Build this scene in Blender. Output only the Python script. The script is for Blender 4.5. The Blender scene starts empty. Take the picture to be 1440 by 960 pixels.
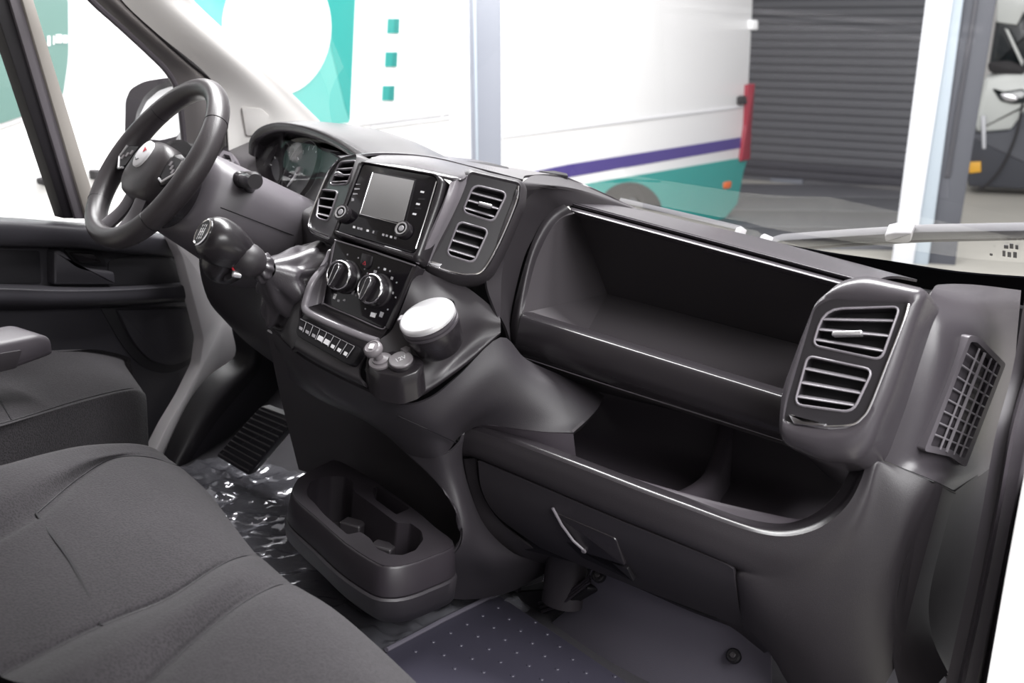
import bpy, bmesh, math, random
from mathutils import Vector, Matrix
random.seed(7)
scene = bpy.context.scene
COL = scene.collection

# ------------------------------------------------------------------ camera
FPX, PCX, PCY = 1650.0, 720.0, 480.0
_F = Vector((1130.0, 240.0, FPX)).normalized()
_U = Vector((778.0, 7781.0, -1650.0)); _U = (_U - _F * _U.dot(_F)).normalized()
_R = _U.cross(_F)
if _R.x < 0: _R = -_R
WM = Matrix((_R, _F, _U))                      # camera vector (right, up, ahead) -> van axes (x right, y ahead, z up)
CAM = Vector((0.62, 0.0, 0.61)) - (WM @ Vector(((1185 - PCX) / FPX, (PCY - 510) / FPX, 1.0))) * 1.5
cam_data = bpy.data.cameras.new('camera'); cam = bpy.data.objects.new('camera', cam_data); COL.objects.link(cam)
cam_data.sensor_width = 36.0; cam_data.lens = FPX / 1440.0 * 36.0
cam_data.clip_start = 0.02; cam_data.clip_end = 100
m4 = WM.to_4x4(); r0, u0, f0 = WM.col[0], WM.col[1], WM.col[2]
cam.matrix_world = Matrix(((r0.x, u0.x, -f0.x, CAM.x), (r0.y, u0.y, -f0.y, CAM.y), (r0.z, u0.z, -f0.z, CAM.z), (0, 0, 0, 1)))
cam_data.dof.use_dof = True; cam_data.dof.focus_distance = 1.75; cam_data.dof.aperture_fstop = 6.3
scene.camera = cam

# ------------------------------------------------------------------ light
world = bpy.data.worlds.new('hall_light'); scene.world = world; world.use_nodes = True
bg = world.node_tree.nodes['Background']; bg.inputs[0].default_value = (1.0, 0.985, 1.0, 1); bg.inputs[1].default_value = 0.62
def area(name, loc, target, sx, sy, power, color=(1, 1, 1)):
    d = bpy.data.lights.new(name, 'AREA'); d.shape = 'RECTANGLE'; d.size = sx; d.size_y = sy; d.energy = power; d.color = color
    o = bpy.data.objects.new(name, d); COL.objects.link(o); o.location = loc
    o.rotation_euler = (Vector(target) - Vector(loc)).to_track_quat('-Z', 'Y').to_euler(); return o
area('unseen_lamp', (-1.1, 0.9, 3.3), (-1.1, 0.9, 0.0), 4.4, 0.9, 430)  # unseen row of hall ceiling lights that shines along the shelf lip
area('unseen_lamp', (2.7, -1.2, 2.6), (0.3, -0.1, 0.2), 2.2, 2.2, 190)  # added light through the passenger door, brightens cab and footwell
area('unseen_lamp', (0.5, 3.6, 3.6), (-0.8, 7.0, 0.6), 5.0, 1.2, 215)  # added light that whitens the delivery van
vs = scene.view_settings
vs.view_transform = 'Standard'; vs.look = 'None'; vs.exposure = 0.2; vs.gamma = 1.0; vs.use_curve_mapping = False

# ------------------------------------------------------------------ materials
def mat(name, col, rough=0.5, metal=0.0, spec=0.5, grain=0.0, gscale=900.0, var=0.0, vscale=6.0, coat=0.0, alpha=None, emit=0.0):
    m = bpy.data.materials.new(name); m.use_nodes = True
    nt = m.node_tree; b = nt.nodes['Principled BSDF']
    b.inputs['Base Color'].default_value = (*col, 1); b.inputs['Roughness'].default_value = rough
    b.inputs['Metallic'].default_value = metal; b.inputs['Specular IOR Level'].default_value = spec
    b.inputs['Coat Weight'].default_value = coat
    if emit:
        b.inputs['Emission Color'].default_value = (*col, 1); b.inputs['Emission Strength'].default_value = emit
    if grain or var:
        tc = nt.nodes.new('ShaderNodeTexCoord')
    if grain:
        n = nt.nodes.new('ShaderNodeTexNoise'); n.inputs['Scale'].default_value = gscale; n.inputs['Detail'].default_value = 1.0
        bp = nt.nodes.new('ShaderNodeBump'); bp.inputs['Strength'].default_value = grain; bp.inputs['Distance'].default_value = 0.0006
        nt.links.new(tc.outputs['Object'], n.inputs['Vector']); nt.links.new(n.outputs['Fac'], bp.inputs['Height'])
        nt.links.new(bp.outputs['Normal'], b.inputs['Normal'])
    if var:
        n2 = nt.nodes.new('ShaderNodeTexNoise'); n2.inputs['Scale'].default_value = vscale; n2.inputs['Detail'].default_value = 4.0
        r = nt.nodes.new('ShaderNodeMapRange'); r.inputs['To Min'].default_value = 1 - var; r.inputs['To Max'].default_value = 1 + var
        mx = nt.nodes.new('ShaderNodeMix'); mx.data_type = 'RGBA'; mx.blend_type = 'MULTIPLY'; mx.inputs['Factor'].default_value = 1.0
        mx.inputs['A'].default_value = (*col, 1)
        nt.links.new(tc.outputs['Object'], n2.inputs['Vector']); nt.links.new(n2.outputs['Fac'], r.inputs['Value'])
        nt.links.new(r.outputs['Result'], mx.inputs['B']); nt.links.new(mx.outputs['Result'], b.inputs['Base Color'])
    return m
def schlick(nt, target, f0=0.045):
    """reflectance of a thin sheet, the same from both sides"""
    lw = nt.nodes.new('ShaderNodeLayerWeight'); lw.inputs['Blend'].default_value = 0.5
    pw = nt.nodes.new('ShaderNodeMath'); pw.operation = 'POWER'; pw.inputs[1].default_value = 5.0
    ma = nt.nodes.new('ShaderNodeMath'); ma.operation = 'MULTIPLY_ADD'; ma.inputs[1].default_value = 1 - f0; ma.inputs[2].default_value = f0
    nt.links.new(lw.outputs['Facing'], pw.inputs[0]); nt.links.new(pw.outputs[0], ma.inputs[0]); nt.links.new(ma.outputs[0], target)
def glass_mat(name, tint=(1, 1, 1), refl=1.0, rough=0.0, dark=0.0):
    m = bpy.data.materials.new(name); m.use_nodes = True; nt = m.node_tree; nt.nodes.clear()
    out = nt.nodes.new('ShaderNodeOutputMaterial'); tr = nt.nodes.new('ShaderNodeBsdfTransparent'); gl = nt.nodes.new('ShaderNodeBsdfGlossy')
    tr.inputs['Color'].default_value = (*tint, 1); gl.inputs['Roughness'].default_value = rough
    gl.inputs['Color'].default_value = (refl, refl, refl, 1)
    mx = nt.nodes.new('ShaderNodeMixShader')
    schlick(nt, mx.inputs[0]); nt.links.new(tr.outputs[0], mx.inputs[1]); nt.links.new(gl.outputs[0], mx.inputs[2])
    nt.links.new(mx.outputs[0], out.inputs[0]); return m
MT = dict(
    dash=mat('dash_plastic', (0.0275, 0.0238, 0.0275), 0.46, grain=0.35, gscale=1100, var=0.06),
    dashtop=mat('dash_plastic_sheen', (0.050, 0.0445, 0.051), 0.27, grain=0.25, gscale=1100),  # dash plastic lightened so its colour carries the sheen of the upper surfaces
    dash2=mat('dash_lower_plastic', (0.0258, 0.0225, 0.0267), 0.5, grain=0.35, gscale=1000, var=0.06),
    satin=mat('satin_grey_plastic', (0.17, 0.155, 0.172), 0.30, spec=0.6),
    shroud=mat('column_plastic', (0.11, 0.10, 0.112), 0.38, grain=0.2, gscale=1200),
    lid=mat('lid_sheen', (0.80, 0.79, 0.81), 0.42, metal=0.6),  # pale metal colour stands in for the bright reflection on the lid
    smooth=mat('smooth_dark_plastic', (0.0185, 0.0160, 0.0187), 0.27),
    inner=mat('compartment_plastic', (0.050, 0.0440, 0.049), 0.62, grain=0.3, gscale=1200),
    black=mat('black_plastic', (0.008, 0.007, 0.009), 0.5, spec=0.3),
    hole=mat('vent_dark', (0.006, 0.005, 0.007), 0.6),
    piano=mat('piano_black', (0.006, 0.005, 0.007), 0.09, spec=0.45),
    screen=mat('display_glass', (0.22, 0.215, 0.217), 0.2),  # unlit display grey, lightened to include the reflection on it
    ventf=mat('vent_frame', (0.020, 0.018, 0.021), 0.35),
    chrome=mat('chrome', (0.78, 0.77, 0.79), 0.12, metal=1.0),
    silver=mat('silver_paint', (0.60, 0.59, 0.61), 0.25, metal=0.7),
    slat=mat('slat_plastic', (0.24, 0.225, 0.245), 0.28),
    bezelg=mat('vent_bezel', (0.20, 0.185, 0.205), 0.25),
    lit_satin=mat('lit_satin_plastic', (0.22, 0.205, 0.225), 0.25, spec=0.7),  # satin plastic made lighter where the channel faces up into the light
    tray=mat('tray_plastic', (0.055, 0.046, 0.056), 0.55, grain=0.3, gscale=1200),
    print_=mat('white_print', (0.75, 0.74, 0.76), 0.5),
    printdim=mat('grey_print', (0.33, 0.32, 0.34), 0.5),
    red=mat('red_print', (0.55, 0.03, 0.05), 0.35),
    cupmat=mat('cup_plastic', (0.024, 0.020, 0.0245), 0.38, grain=0.2, gscale=1300),
    knobgrey=mat('grey_socket_plastic', (0.17, 0.155, 0.165), 0.35),
    leather=mat('leather', (0.036, 0.031, 0.034), 0.36, grain=0.5, gscale=700),
    leather2=mat('boot_leather', (0.060, 0.054, 0.061), 0.30, grain=0.4, gscale=600),
    lens=glass_mat('clear_glass', refl=0.55),
    dial=mat('dial_face', (0.05, 0.048, 0.055), 0.5),
    pillar=mat('pillar_trim', (0.72, 0.70, 0.68), 0.6, grain=0.2, gscale=1500),
    pillarg=mat('speaker_mesh', (0.60, 0.58, 0.565), 0.6, grain=1.0, gscale=2200),
    frame=mat('window_frame', (0.115, 0.105, 0.105), 0.45),
    rubber=mat('rubber', (0.012, 0.010, 0.013), 0.5),
    rubberg=mat('grey_rubber', (0.055, 0.048, 0.056), 0.45),
    beige=mat('frame_beige', (0.42, 0.39, 0.36), 0.5),
    bodymetal=mat('painted_metal', (0.72, 0.69, 0.71), 0.35),
    whitepaint=mat('white_paint', (0.86, 0.86, 0.87), 0.35),
    doorp=mat('door_plastic', (0.030, 0.028, 0.034), 0.5, grain=0.3, gscale=900, var=0.06),
    door_shade=mat('door_recess_shade', (0.012, 0.011, 0.014), 0.6),  # darker door plastic, paints the shade of the recesses on flat plates
    carpet=mat('floor_carpet', (0.042, 0.039, 0.046), 0.85, grain=0.8, gscale=500, var=0.15, vscale=30),
    kick=mat('kick_panel', (0.082, 0.075, 0.096), 0.7, grain=0.3, gscale=900, var=0.08),
    rubmat=mat('rubber_mat', (0.046, 0.043, 0.062), 0.42, grain=0.2, gscale=500, var=0.12, vscale=9),
    teal=mat('teal_vinyl', (0.028, 0.285, 0.262), 0.4),
    teal2=mat('light_teal_vinyl', (0.10, 0.385, 0.355), 0.4),
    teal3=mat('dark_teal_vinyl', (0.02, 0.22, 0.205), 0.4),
    purple=mat('purple_vinyl', (0.065, 0.045, 0.22), 0.4),
    vanwhite=mat('van_white', (0.88, 0.88, 0.89), 0.3),
    greyvan=mat('van_seam', (0.62, 0.62, 0.64), 0.5),
    tail=mat('tail_red', (0.30, 0.02, 0.04), 0.25),
    orange=mat('orange_lens', (0.75, 0.16, 0.04), 0.3),
    tyre=mat('tyre', (0.022, 0.02, 0.022), 0.7),
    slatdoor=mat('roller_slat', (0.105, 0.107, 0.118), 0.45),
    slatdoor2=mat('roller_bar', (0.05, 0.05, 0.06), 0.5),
    whitepost=mat('white_post', (0.60, 0.61, 0.645), 0.6),
    bluepost=mat('pale_post', (0.33, 0.38, 0.43), 0.5),
    greypost=mat('grey_post', (0.065, 0.068, 0.082), 0.6),
    carwhite=mat('car_white', (0.58, 0.60, 0.58), 0.3),
    palegrey=mat('pale_grey_coat', (0.17, 0.182, 0.215), 0.5),
    concrete=mat('concrete', (0.42, 0.405, 0.365), 0.6, var=0.12, vscale=2.0),
    wall=mat('hall_wall', (0.72, 0.71, 0.70), 0.7),
    dglass=mat('dark_glass', (0.02, 0.025, 0.027), 0.05, spec=0.6),
    ggreen=mat('green_glass', (0.13, 0.22, 0.20), 0.12, spec=0.6),
    yellow=mat('yellow_plate', (0.80, 0.42, 0.04), 0.5),
    wiper=mat('wiper_metal', (0.15, 0.147, 0.157), 0.4),
    wiperl=mat('wiper_clip', (0.42, 0.41, 0.43), 0.35),
    frit=mat('frit_band', (0.004, 0.004, 0.005), 1.0, spec=0.0),
)
def fabric():
    m = bpy.data.materials.new('seat_fabric'); m.use_nodes = True; nt = m.node_tree; b = nt.nodes['Principled BSDF']
    b.inputs['Roughness'].default_value = 0.9; b.inputs['Specular IOR Level'].default_value = 0.15
    b.inputs['Sheen Weight'].default_value = 0.06; b.inputs['Sheen Roughness'].default_value = 0.5
    tc = nt.nodes.new('ShaderNodeTexCoord')
    v = nt.nodes.new('ShaderNodeTexVoronoi'); v.inputs['Scale'].default_value = 360
    n = nt.nodes.new('ShaderNodeTexNoise'); n.inputs['Scale'].default_value = 7; n.inputs['Detail'].default_value = 6
    cr = nt.nodes.new('ShaderNodeMix'); cr.data_type = 'RGBA'; cr.inputs['A'].default_value = (0.0135, 0.0122, 0.0138, 1); cr.inputs['B'].default_value = (0.0235, 0.0213, 0.0238, 1)
    c2 = nt.nodes.new('ShaderNodeMix'); c2.data_type = 'RGBA'; c2.blend_type = 'MULTIPLY'; c2.inputs['Factor'].default_value = 0.9
    bp = nt.nodes.new('ShaderNodeBump'); bp.inputs['Strength'].default_value = 0.5; bp.inputs['Distance'].default_value = 0.001
    nt.links.new(tc.outputs['Object'], v.inputs['Vector']); nt.links.new(tc.outputs['Object'], n.inputs['Vector'])
    nt.links.new(n.outputs['Fac'], cr.inputs['Factor']); nt.links.new(cr.outputs['Result'], c2.inputs['A']); nt.links.new(v.outputs['Distance'], c2.inputs['B'])
    mp = nt.nodes.new('ShaderNodeMapRange'); mp.inputs['From Max'].default_value = 0.6; mp.inputs['To Min'].default_value = 0.45; mp.inputs['To Max'].default_value = 1.6
    nt.links.new(v.outputs['Distance'], mp.inputs['Value']); nt.links.new(mp.outputs['Result'], c2.inputs['B'])
    nt.links.new(c2.outputs['Result'], b.inputs['Base Color']); nt.links.new(v.outputs['Distance'], bp.inputs['Height']); nt.links.new(bp.outputs['Normal'], b.inputs['Normal'])
    return m
MT['fabric'] = fabric()

# ------------------------------------------------------------------ geometry helpers
def ray(px, py): return WM @ Vector(((px - PCX) / FPX, (PCY - py) / FPX, 1.0))
def Y(px, py, y): r = ray(px, py); return CAM + r * ((y - CAM.y) / r.y)
def X(px, py, x): r = ray(px, py); return CAM + r * ((x - CAM.x) / r.x)
def Z(px, py, z): r = ray(px, py); return CAM + r * ((z - CAM.z) / r.z)
def Yl(lst): return [Y(*p) for p in lst]
class Plane:
    """a real plane of the van, through three points, normal towards the cab"""
    def __init__(s, a, b, c):
        s.o = a; s.n = (b - a).cross(c - a).normalized()
        if s.n.dot(CAM - a) < 0: s.n = -s.n
        s.u = (b - a).normalized(); s.v = s.n.cross(s.u)
    def P(s, px, py, off=0.0):
        r = ray(px, py); o = s.o + s.n * off
        return CAM + r * ((o - CAM).dot(s.n) / r.dot(s.n))
    def L(s, pts, off=0.0):
        return [s.P(px, py) + s.n * off for px, py in pts]
def lerp(a, b, t): return a + (b - a) * t
def lp(a, b, t): return (a[0] + (b[0] - a[0]) * t, a[1] + (b[1] - a[1]) * t)
def crom(pts, n, closed=False):
    """Catmull-Rom through 3D points, n samples per span"""
    out = []; m = len(pts); spans = m if closed else m - 1
    for i in range(spans):
        if closed: p0, p1, p2, p3 = pts[(i - 1) % m], pts[i], pts[(i + 1) % m], pts[(i + 2) % m]
        else:
            p1, p2 = pts[i], pts[i + 1]
            p0 = pts[i - 1] if i > 0 else p1 * 2 - p2; p3 = pts[i + 2] if i + 2 < m else p2 * 2 - p1
        for k in range(n):
            t = k / n; t2 = t * t; t3 = t2 * t
            out.append((p1 * 2 + (p2 - p0) * t + (p0 * 2 - p1 * 5 + p2 * 4 - p3) * t2 + (p1 * 3 - p0 - p2 * 3 + p3) * t3) * 0.5)
    if not closed: out.append(pts[-1].copy())
    return out
def fil(pts, r, seg=5):
    """round the corners of a pixel polygon; r one radius or one per corner"""
    out = []; m = len(pts); rs = r if isinstance(r, (list, tuple)) else [r] * m
    for i in range(m):
        p = Vector(pts[i]); a = Vector(pts[i - 1]); b = Vector(pts[(i + 1) % m]); rr = rs[i]
        if rr <= 0: out.append(tuple(p)); continue
        d1 = a - p; d2 = b - p; k = min(rr, d1.length * 0.49, d2.length * 0.49)
        s = p + d1.normalized() * k; e = p + d2.normalized() * k
        for j in range(seg + 1):
            t = j / seg; out.append(tuple(s * (1 - t) ** 2 + p * 2 * t * (1 - t) + e * t * t))
    return out
def resamp(pts, n, closed=True):
    q = list(pts) + ([pts[0]] if closed else []); L = [0.0]
    for i in range(1, len(q)): L.append(L[-1] + (q[i] - q[i - 1]).length)
    out = []; k = 0; cnt = n if closed else n - 1
    for i in range(n):
        t = L[-1] * i / cnt
        while k < len(L) - 2 and L[k + 1] < t: k += 1
        d = L[k + 1] - L[k]; out.append(lerp(q[k], q[k + 1], 0 if d == 0 else (t - L[k]) / d))
    return out
def inset(loop, d, n):
    m = len(loop); out = []; area_ = Vector()
    for i in range(m): area_ += loop[i].cross(loop[(i + 1) % m])
    sg = 1 if area_.dot(n) > 0 else -1
    for i in range(m):
        e1 = loop[i] - loop[i - 1]; e2 = loop[(i + 1) % m] - loop[i]
        n1 = n.cross(e1).normalized() if e1.length > 1e-9 else Vector(); n2 = n.cross(e2).normalized() if e2.length > 1e-9 else Vector()
        nn = n1 + n2
        if nn.length < 1e-6: nn = n1
        nn.normalize(); c = max(0.5, nn.dot(n1) if n1.length else 1)
        out.append(loop[i] + nn * (sg * d / c))
    return out
class MB:
    def __init__(s): s.v = []; s.f = []
    def add(s, vs, fs):
        k = len(s.v); s.v += [Vector(p) for p in vs]; s.f += [tuple(i + k for i in f) for f in fs]; return s
    def loft(s, loops, closed=True, c0=False, c1=False):
        n = len(loops[0]); vs = [p for l in loops for p in l]; fs = []
        for i in range(len(loops) - 1):
            for j in range(n if closed else n - 1):
                a = i * n + j; b = i * n + (j + 1) % n; fs.append((a, b, b + n, a + n))
        if c0: fs.append(tuple(range(n)))
        if c1: fs.append(tuple(range((len(loops) - 1) * n, len(loops) * n)))
        return s.add(vs, fs)
    def grid(s, rows, nu=5, nv=5, smooth_u=True, smooth_v=True):
        rr = [crom(r, nu) if smooth_u else r for r in rows]
        if smooth_v:
            cols = [crom([r[j] for r in rr], nv) for j in range(len(rr[0]))]
            rr = [[c[i] for c in cols] for i in range(len(cols[0]))]
        return s.loft(rr, closed=False)
    def tube(s, path, r, n=12, cap=True):
        rs = r if isinstance(r, (list, tuple)) else [r] * len(path); loops = []; up = None
        for i, p in enumerate(path):
            t = (path[min(i + 1, len(path) - 1)] - path[max(i - 1, 0)]).normalized()
            if up is None: up = t.orthogonal().normalized()
            up = (up - t * up.dot(t)).normalized(); sd = t.cross(up)
            loops.append([p + (up * math.cos(a) + sd * math.sin(a)) * rs[i] for a in (2 * math.pi * k / n for k in range(n))])
        return s.loft(loops, True, cap, cap)
    def lathe(s, c, ax, prof, n=32, c0=True, c1=True, ref=None, sx=1.0):
        ax = ax.normalized(); u = (ref - ax * ref.dot(ax)).normalized() if ref else ax.orthogonal().normalized(); w = ax.cross(u)
        loops = [[c + ax * h + (u * math.cos(a) * sx + w * math.sin(a)) * r for a in (2 * math.pi * k / n for k in range(n))] for r, h in prof]
        return s.loft(loops, True, c0, c1)
    def box(s, c, a, b, d):
        vs = [c + a * i + b * j + d * k for i in (-1, 1) for j in (-1, 1) for k in (-1, 1)]
        return s.add(vs, [(0, 1, 3, 2), (4, 6, 7, 5), (0, 4, 5, 1), (2, 3, 7, 6), (0, 2, 6, 4), (1, 5, 7, 3)])
    def plate(s, pl, outline, off=0.0, t=0.004, b=0.001):
        """slab with an eased front edge lying on a plane; outline in photo pixels traced on that plane"""
        base = pl.L(outline); n = pl.n
        if b > 0: loops = [[p + n * (off - t) for p in base], [p + n * (off - b) for p in base], [p + n * (off - b * 0.3) for p in inset(base, b * 0.35, n)], [p + n * off for p in inset(base, b, n)]]
        else: loops = [[p + n * (off - t) for p in base], [p + n * off for p in base]]
        return s.loft(loops, True, True, True)
    def ring(s, loops): return s.loft(loops + [loops[0]], True)
    def build(s, name, m, parent=None, smooth=35, bevel=0.0, solid=0.0, sub=0, label=None):
        me = bpy.data.meshes.new(name); me.from_pydata([tuple(p) for p in s.v], [], s.f)
        bm = bmesh.new(); bm.from_mesh(me); bmesh.ops.remove_doubles(bm, verts=bm.verts, dist=1e-6)
        bmesh.ops.recalc_face_normals(bm, faces=bm.faces)
        if solid:
            bm.normal_update(); fs = bm.faces[:]; cs = sum((f.calc_center_median() for f in fs), Vector()) / max(1, len(fs))
            nn = sum((f.normal * f.calc_area() for f in fs), Vector()); sg = -1 if (nn.dot(CAM - cs) > 0) == (solid > 0) else 1
            vs = bm.verts[:]; cp = {v: bm.verts.new(v.co + v.normal * (sg * abs(solid))) for v in vs}
            bd = [e for e in bm.edges if len(e.link_faces) == 1]
            for f in fs: bm.faces.new([cp[v] for v in reversed(f.verts)])
            for e in bd: bm.faces.new((e.verts[0], e.verts[1], cp[e.verts[1]], cp[e.verts[0]]))
            bmesh.ops.recalc_face_normals(bm, faces=bm.faces)
        bm.to_mesh(me); bm.free()
        me.materials.append(MT[m] if isinstance(m, str) else m)
        o = bpy.data.objects.new(name, me); COL.objects.link(o)
        if smooth:
            me.shade_smooth(); me.set_sharp_from_angle(angle=math.radians(smooth))
        if bevel:
            md = o.modifiers.new('edge', 'BEVEL'); md.width = bevel; md.segments = 2; md.limit_method = 'ANGLE'
        if sub:
            md = o.modifiers.new('smooth', 'SUBSURF'); md.levels = sub; md.render_levels = sub
        if parent is not None: o.parent = parent; o.matrix_parent_inverse = parent.matrix_world.inverted()
        if label: o['label'] = label
        return o
def empty(name, loc, label, cat, group=None):
    o = bpy.data.objects.new(name, None); COL.objects.link(o); o.empty_display_size = 0.05
    o.matrix_world = Matrix.Translation(Vector(loc))
    return tag(o, label, cat, group)
def tag(o, label, cat, group=None):
    o['label'] = label; o['category'] = cat
    if group: o['group'] = group
    return o
def struct(o): o['kind'] = 'structure'; return o
def holed(mb, pl, outer, holes, off, t, wall):
    """front face with holes, outer side wall of depth t and hole walls of depth wall"""
    bm = bmesh.new(); n = pl.n; loops = [[p + n * off for p in pl.L(o)] for o in [outer] + holes]
    vl = []
    for l in loops:
        vv = [bm.verts.new(p) for p in l]; vl.append(vv)
        for i in range(len(vv)): bm.edges.new((vv[i], vv[(i + 1) % len(vv)]))
    bmesh.ops.triangle_fill(bm, edges=bm.edges[:], use_beauty=True, normal=n)
    bm.verts.index_update(); vs = [v.co.copy() for v in bm.verts]; fs = [tuple(v.index for v in f.verts) for f in bm.faces]; bm.free()
    mb.add(vs, fs); mb.loft([loops[0], [p - n * t for p in loops[0]]])
    for l in loops[1:]: mb.loft([l, [p - n * wall for p in l]])
    return mb
FONT = None
def text_mesh(name, s, size, origin, xd, yd, m, parent, extrude=0.0002):
    cu = bpy.data.curves.new(name, 'FONT'); cu.body = s; cu.size = size; cu.extrude = extrude; cu.align_x = 'CENTER'; cu.align_y = 'CENTER'
    o = bpy.data.objects.new(name, cu); COL.objects.link(o)
    dg = bpy.context.evaluated_depsgraph_get(); me = bpy.data.meshes.new_from_object(o.evaluated_get(dg)); bpy.data.objects.remove(o)
    xd = xd.normalized(); yd = (yd - xd * yd.dot(xd)).normalized(); zd = xd.cross(yd)
    me.transform(Matrix(((xd.x, yd.x, zd.x, origin.x), (xd.y, yd.y, zd.y, origin.y), (xd.z, yd.z, zd.z, origin.z), (0, 0, 0, 1))))
    me.materials.clear(); me.materials.append(MT[m]); o = bpy.data.objects.new(name, me); COL.objects.link(o)
    if parent is not None: o.parent = parent; o.matrix_parent_inverse = parent.matrix_world.inverted()
    return o
# ------------------------------------------------------------------ setting: cab shell
WS = Plane(Vector((-0.75, 0.52, 0.765)), Vector((0.80, 0.50, 0.70)), Vector((-0.74, 0.10, 1.018)))   # windscreen plane
def sheet(name, rows, m, parent, nu=5, nv=5, solid=0.004, su=True, sv=True, smooth=40, label=None):
    return MB().grid([Yl(r) for r in rows], nu, nv, su, sv).build(name, m, parent, smooth=smooth, solid=solid, label=label)

dash = empty('dashboard', (0.1, 0.25, 0.0), 'long dark grey plastic van dashboard with open shelf, tray and glove box', 'dashboard')
# upper open shelf
def seg(a, b, n): return [(a[0] + (b[0] - a[0]) * i / n, a[1] + (b[1] - a[1]) * i / n, a[2] + (b[2] - a[2]) * i / n) for i in range(n + 1)]
rimL = [(735, 440, 0.0), (741, 412, 0.018), (754, 366, 0.048), (772, 327, 0.082), (789, 307, 0.105), (808, 300, 0.12)]
backL = seg((854, 413, 0.30), (813, 303, 0.20), 5)
sheet('shelf_side', [rimL, backL], 'inner', dash, 6, 6, sv=False)
MB().add(Yl([(735, 440, 0.0), (854, 413, 0.30), (812, 492, 0.02), (740, 470, 0.0)]), [(0, 1, 2), (0, 2, 3)]).build('shelf_side', 'inner', dash, solid=0.003)
sheet('shelf_back', [seg((813, 303, 0.20), (1215, 412, 0.20), 4), seg((854, 413, 0.30), (1160, 493, 0.30), 4)], 'inner', dash, 4, 4, sv=False)
sheet('shelf_floor', [seg((854, 413, 0.30), (1150, 491, 0.30), 4), seg((812, 492, 0.02), (1140, 586, 0.02), 4)], 'inner', dash, 4, 4, sv=False)
sheet('shelf_roof', [seg((808, 299, 0.125), (1215, 411, 0.125), 4), seg((813, 302, 0.205), (1215, 411, 0.205), 4)], 'inner', dash, 4, 4, sv=False)
fas = [((739, 436, 0.025), (1128, 555, 0.025)), ((736, 438.5, 0.006), (1127, 559, 0.006)), ((734, 442, -0.006), (1126, 563, -0.006)), ((732, 448, -0.013), (1125, 569, -0.013)),
       ((727, 472, -0.020), (1122, 598, -0.020)), ((724, 488, -0.016), (1121, 618, -0.016)), ((725, 497, -0.004), (1121, 626, -0.004)), ((728, 500, 0.02), (1122, 629, 0.02))]
sheet('shelf_fascia', [seg(a, b, 3) for a, b in fas], 'smooth', dash, 4, 4, smooth=60)
MB().tube(Yl([(727, 499.5, -0.004), (860, 543, -0.004), (990, 584, -0.004), (1100, 619, -0.004)]), 0.0009, 6).build('fascia_edge', 'satin', dash)
outL = [(719, 486, 0.004), (717, 468, 0.0), (724, 425, 0.008), (741, 362, 0.035), (757, 322, 0.070), (774, 298, 0.098), (793, 287, 0.112)]
midL = [(726, 489, -0.014), (725, 470, -0.012), (732, 425, 0.002), (747, 363, 0.034), (764, 324, 0.069), (780, 303, 0.095), (799, 292, 0.112)]
inL = [(731, 489, -0.006), (733, 455, -0.006), (742, 412, 0.018), (754, 366, 0.048), (772, 327, 0.082), (788, 308, 0.105), (806, 299, 0.121)]
sheet('shelf_rim', [outL, midL, inL], 'dash', dash, 5, 4, smooth=60)
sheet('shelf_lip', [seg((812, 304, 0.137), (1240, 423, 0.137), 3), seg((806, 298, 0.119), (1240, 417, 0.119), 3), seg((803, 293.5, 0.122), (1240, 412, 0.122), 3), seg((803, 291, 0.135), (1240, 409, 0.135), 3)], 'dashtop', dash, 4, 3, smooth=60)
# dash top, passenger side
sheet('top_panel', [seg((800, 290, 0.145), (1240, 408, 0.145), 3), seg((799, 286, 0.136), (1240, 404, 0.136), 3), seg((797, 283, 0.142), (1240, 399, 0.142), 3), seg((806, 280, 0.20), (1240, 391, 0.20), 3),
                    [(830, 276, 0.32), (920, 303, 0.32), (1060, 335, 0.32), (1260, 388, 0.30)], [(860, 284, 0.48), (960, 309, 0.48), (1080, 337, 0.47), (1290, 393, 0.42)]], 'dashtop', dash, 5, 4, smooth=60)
sheet('top_groove', [seg((800, 290.5, 0.15), (1240, 408.5, 0.15), 2), seg((806, 297, 0.15), (1240, 414, 0.15), 2)], 'black', dash, 2, 2)
# arch between centre stack and shelf
arcO = [(704, 446, -0.088), (706, 385, -0.080), (718, 330, -0.055), (733, 293, -0.022), (749, 272, 0.018), (774, 262, 0.06), (812, 266, 0.14), (860, 281, 0.28), (906, 299, 0.42)]
arcM = [(712, 462, -0.045), (713, 405, -0.040), (728, 342, -0.012), (744, 303, 0.020), (760, 281, 0.052), (785, 271, 0.09), (820, 273, 0.16), (866, 285, 0.29), (906, 299.5, 0.425)]
arcI = [(721, 490, 0.006), (718, 445, 0.006), (737, 362, 0.030), (759, 323, 0.080), (778, 301, 0.108), (799, 290, 0.125), (830, 288, 0.19), (870, 292, 0.30), (906, 300, 0.43)]
sheet('arch_trim', [arcO, arcM, arcI], 'dash', dash, 5, 5, smooth=60)
venR = [(700, 446, -0.10), (684, 396, -0.112), (697, 356, -0.108), (711, 318, -0.095), (723, 288, -0.080), (732, 261, -0.060), (740, 252, 0.05), (757, 246, 0.22), (800, 251, 0.5)]
sheet('stack_shoulder', [venR, arcO], 'dash', dash, 5, 5, sv=False, smooth=60)
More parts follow.
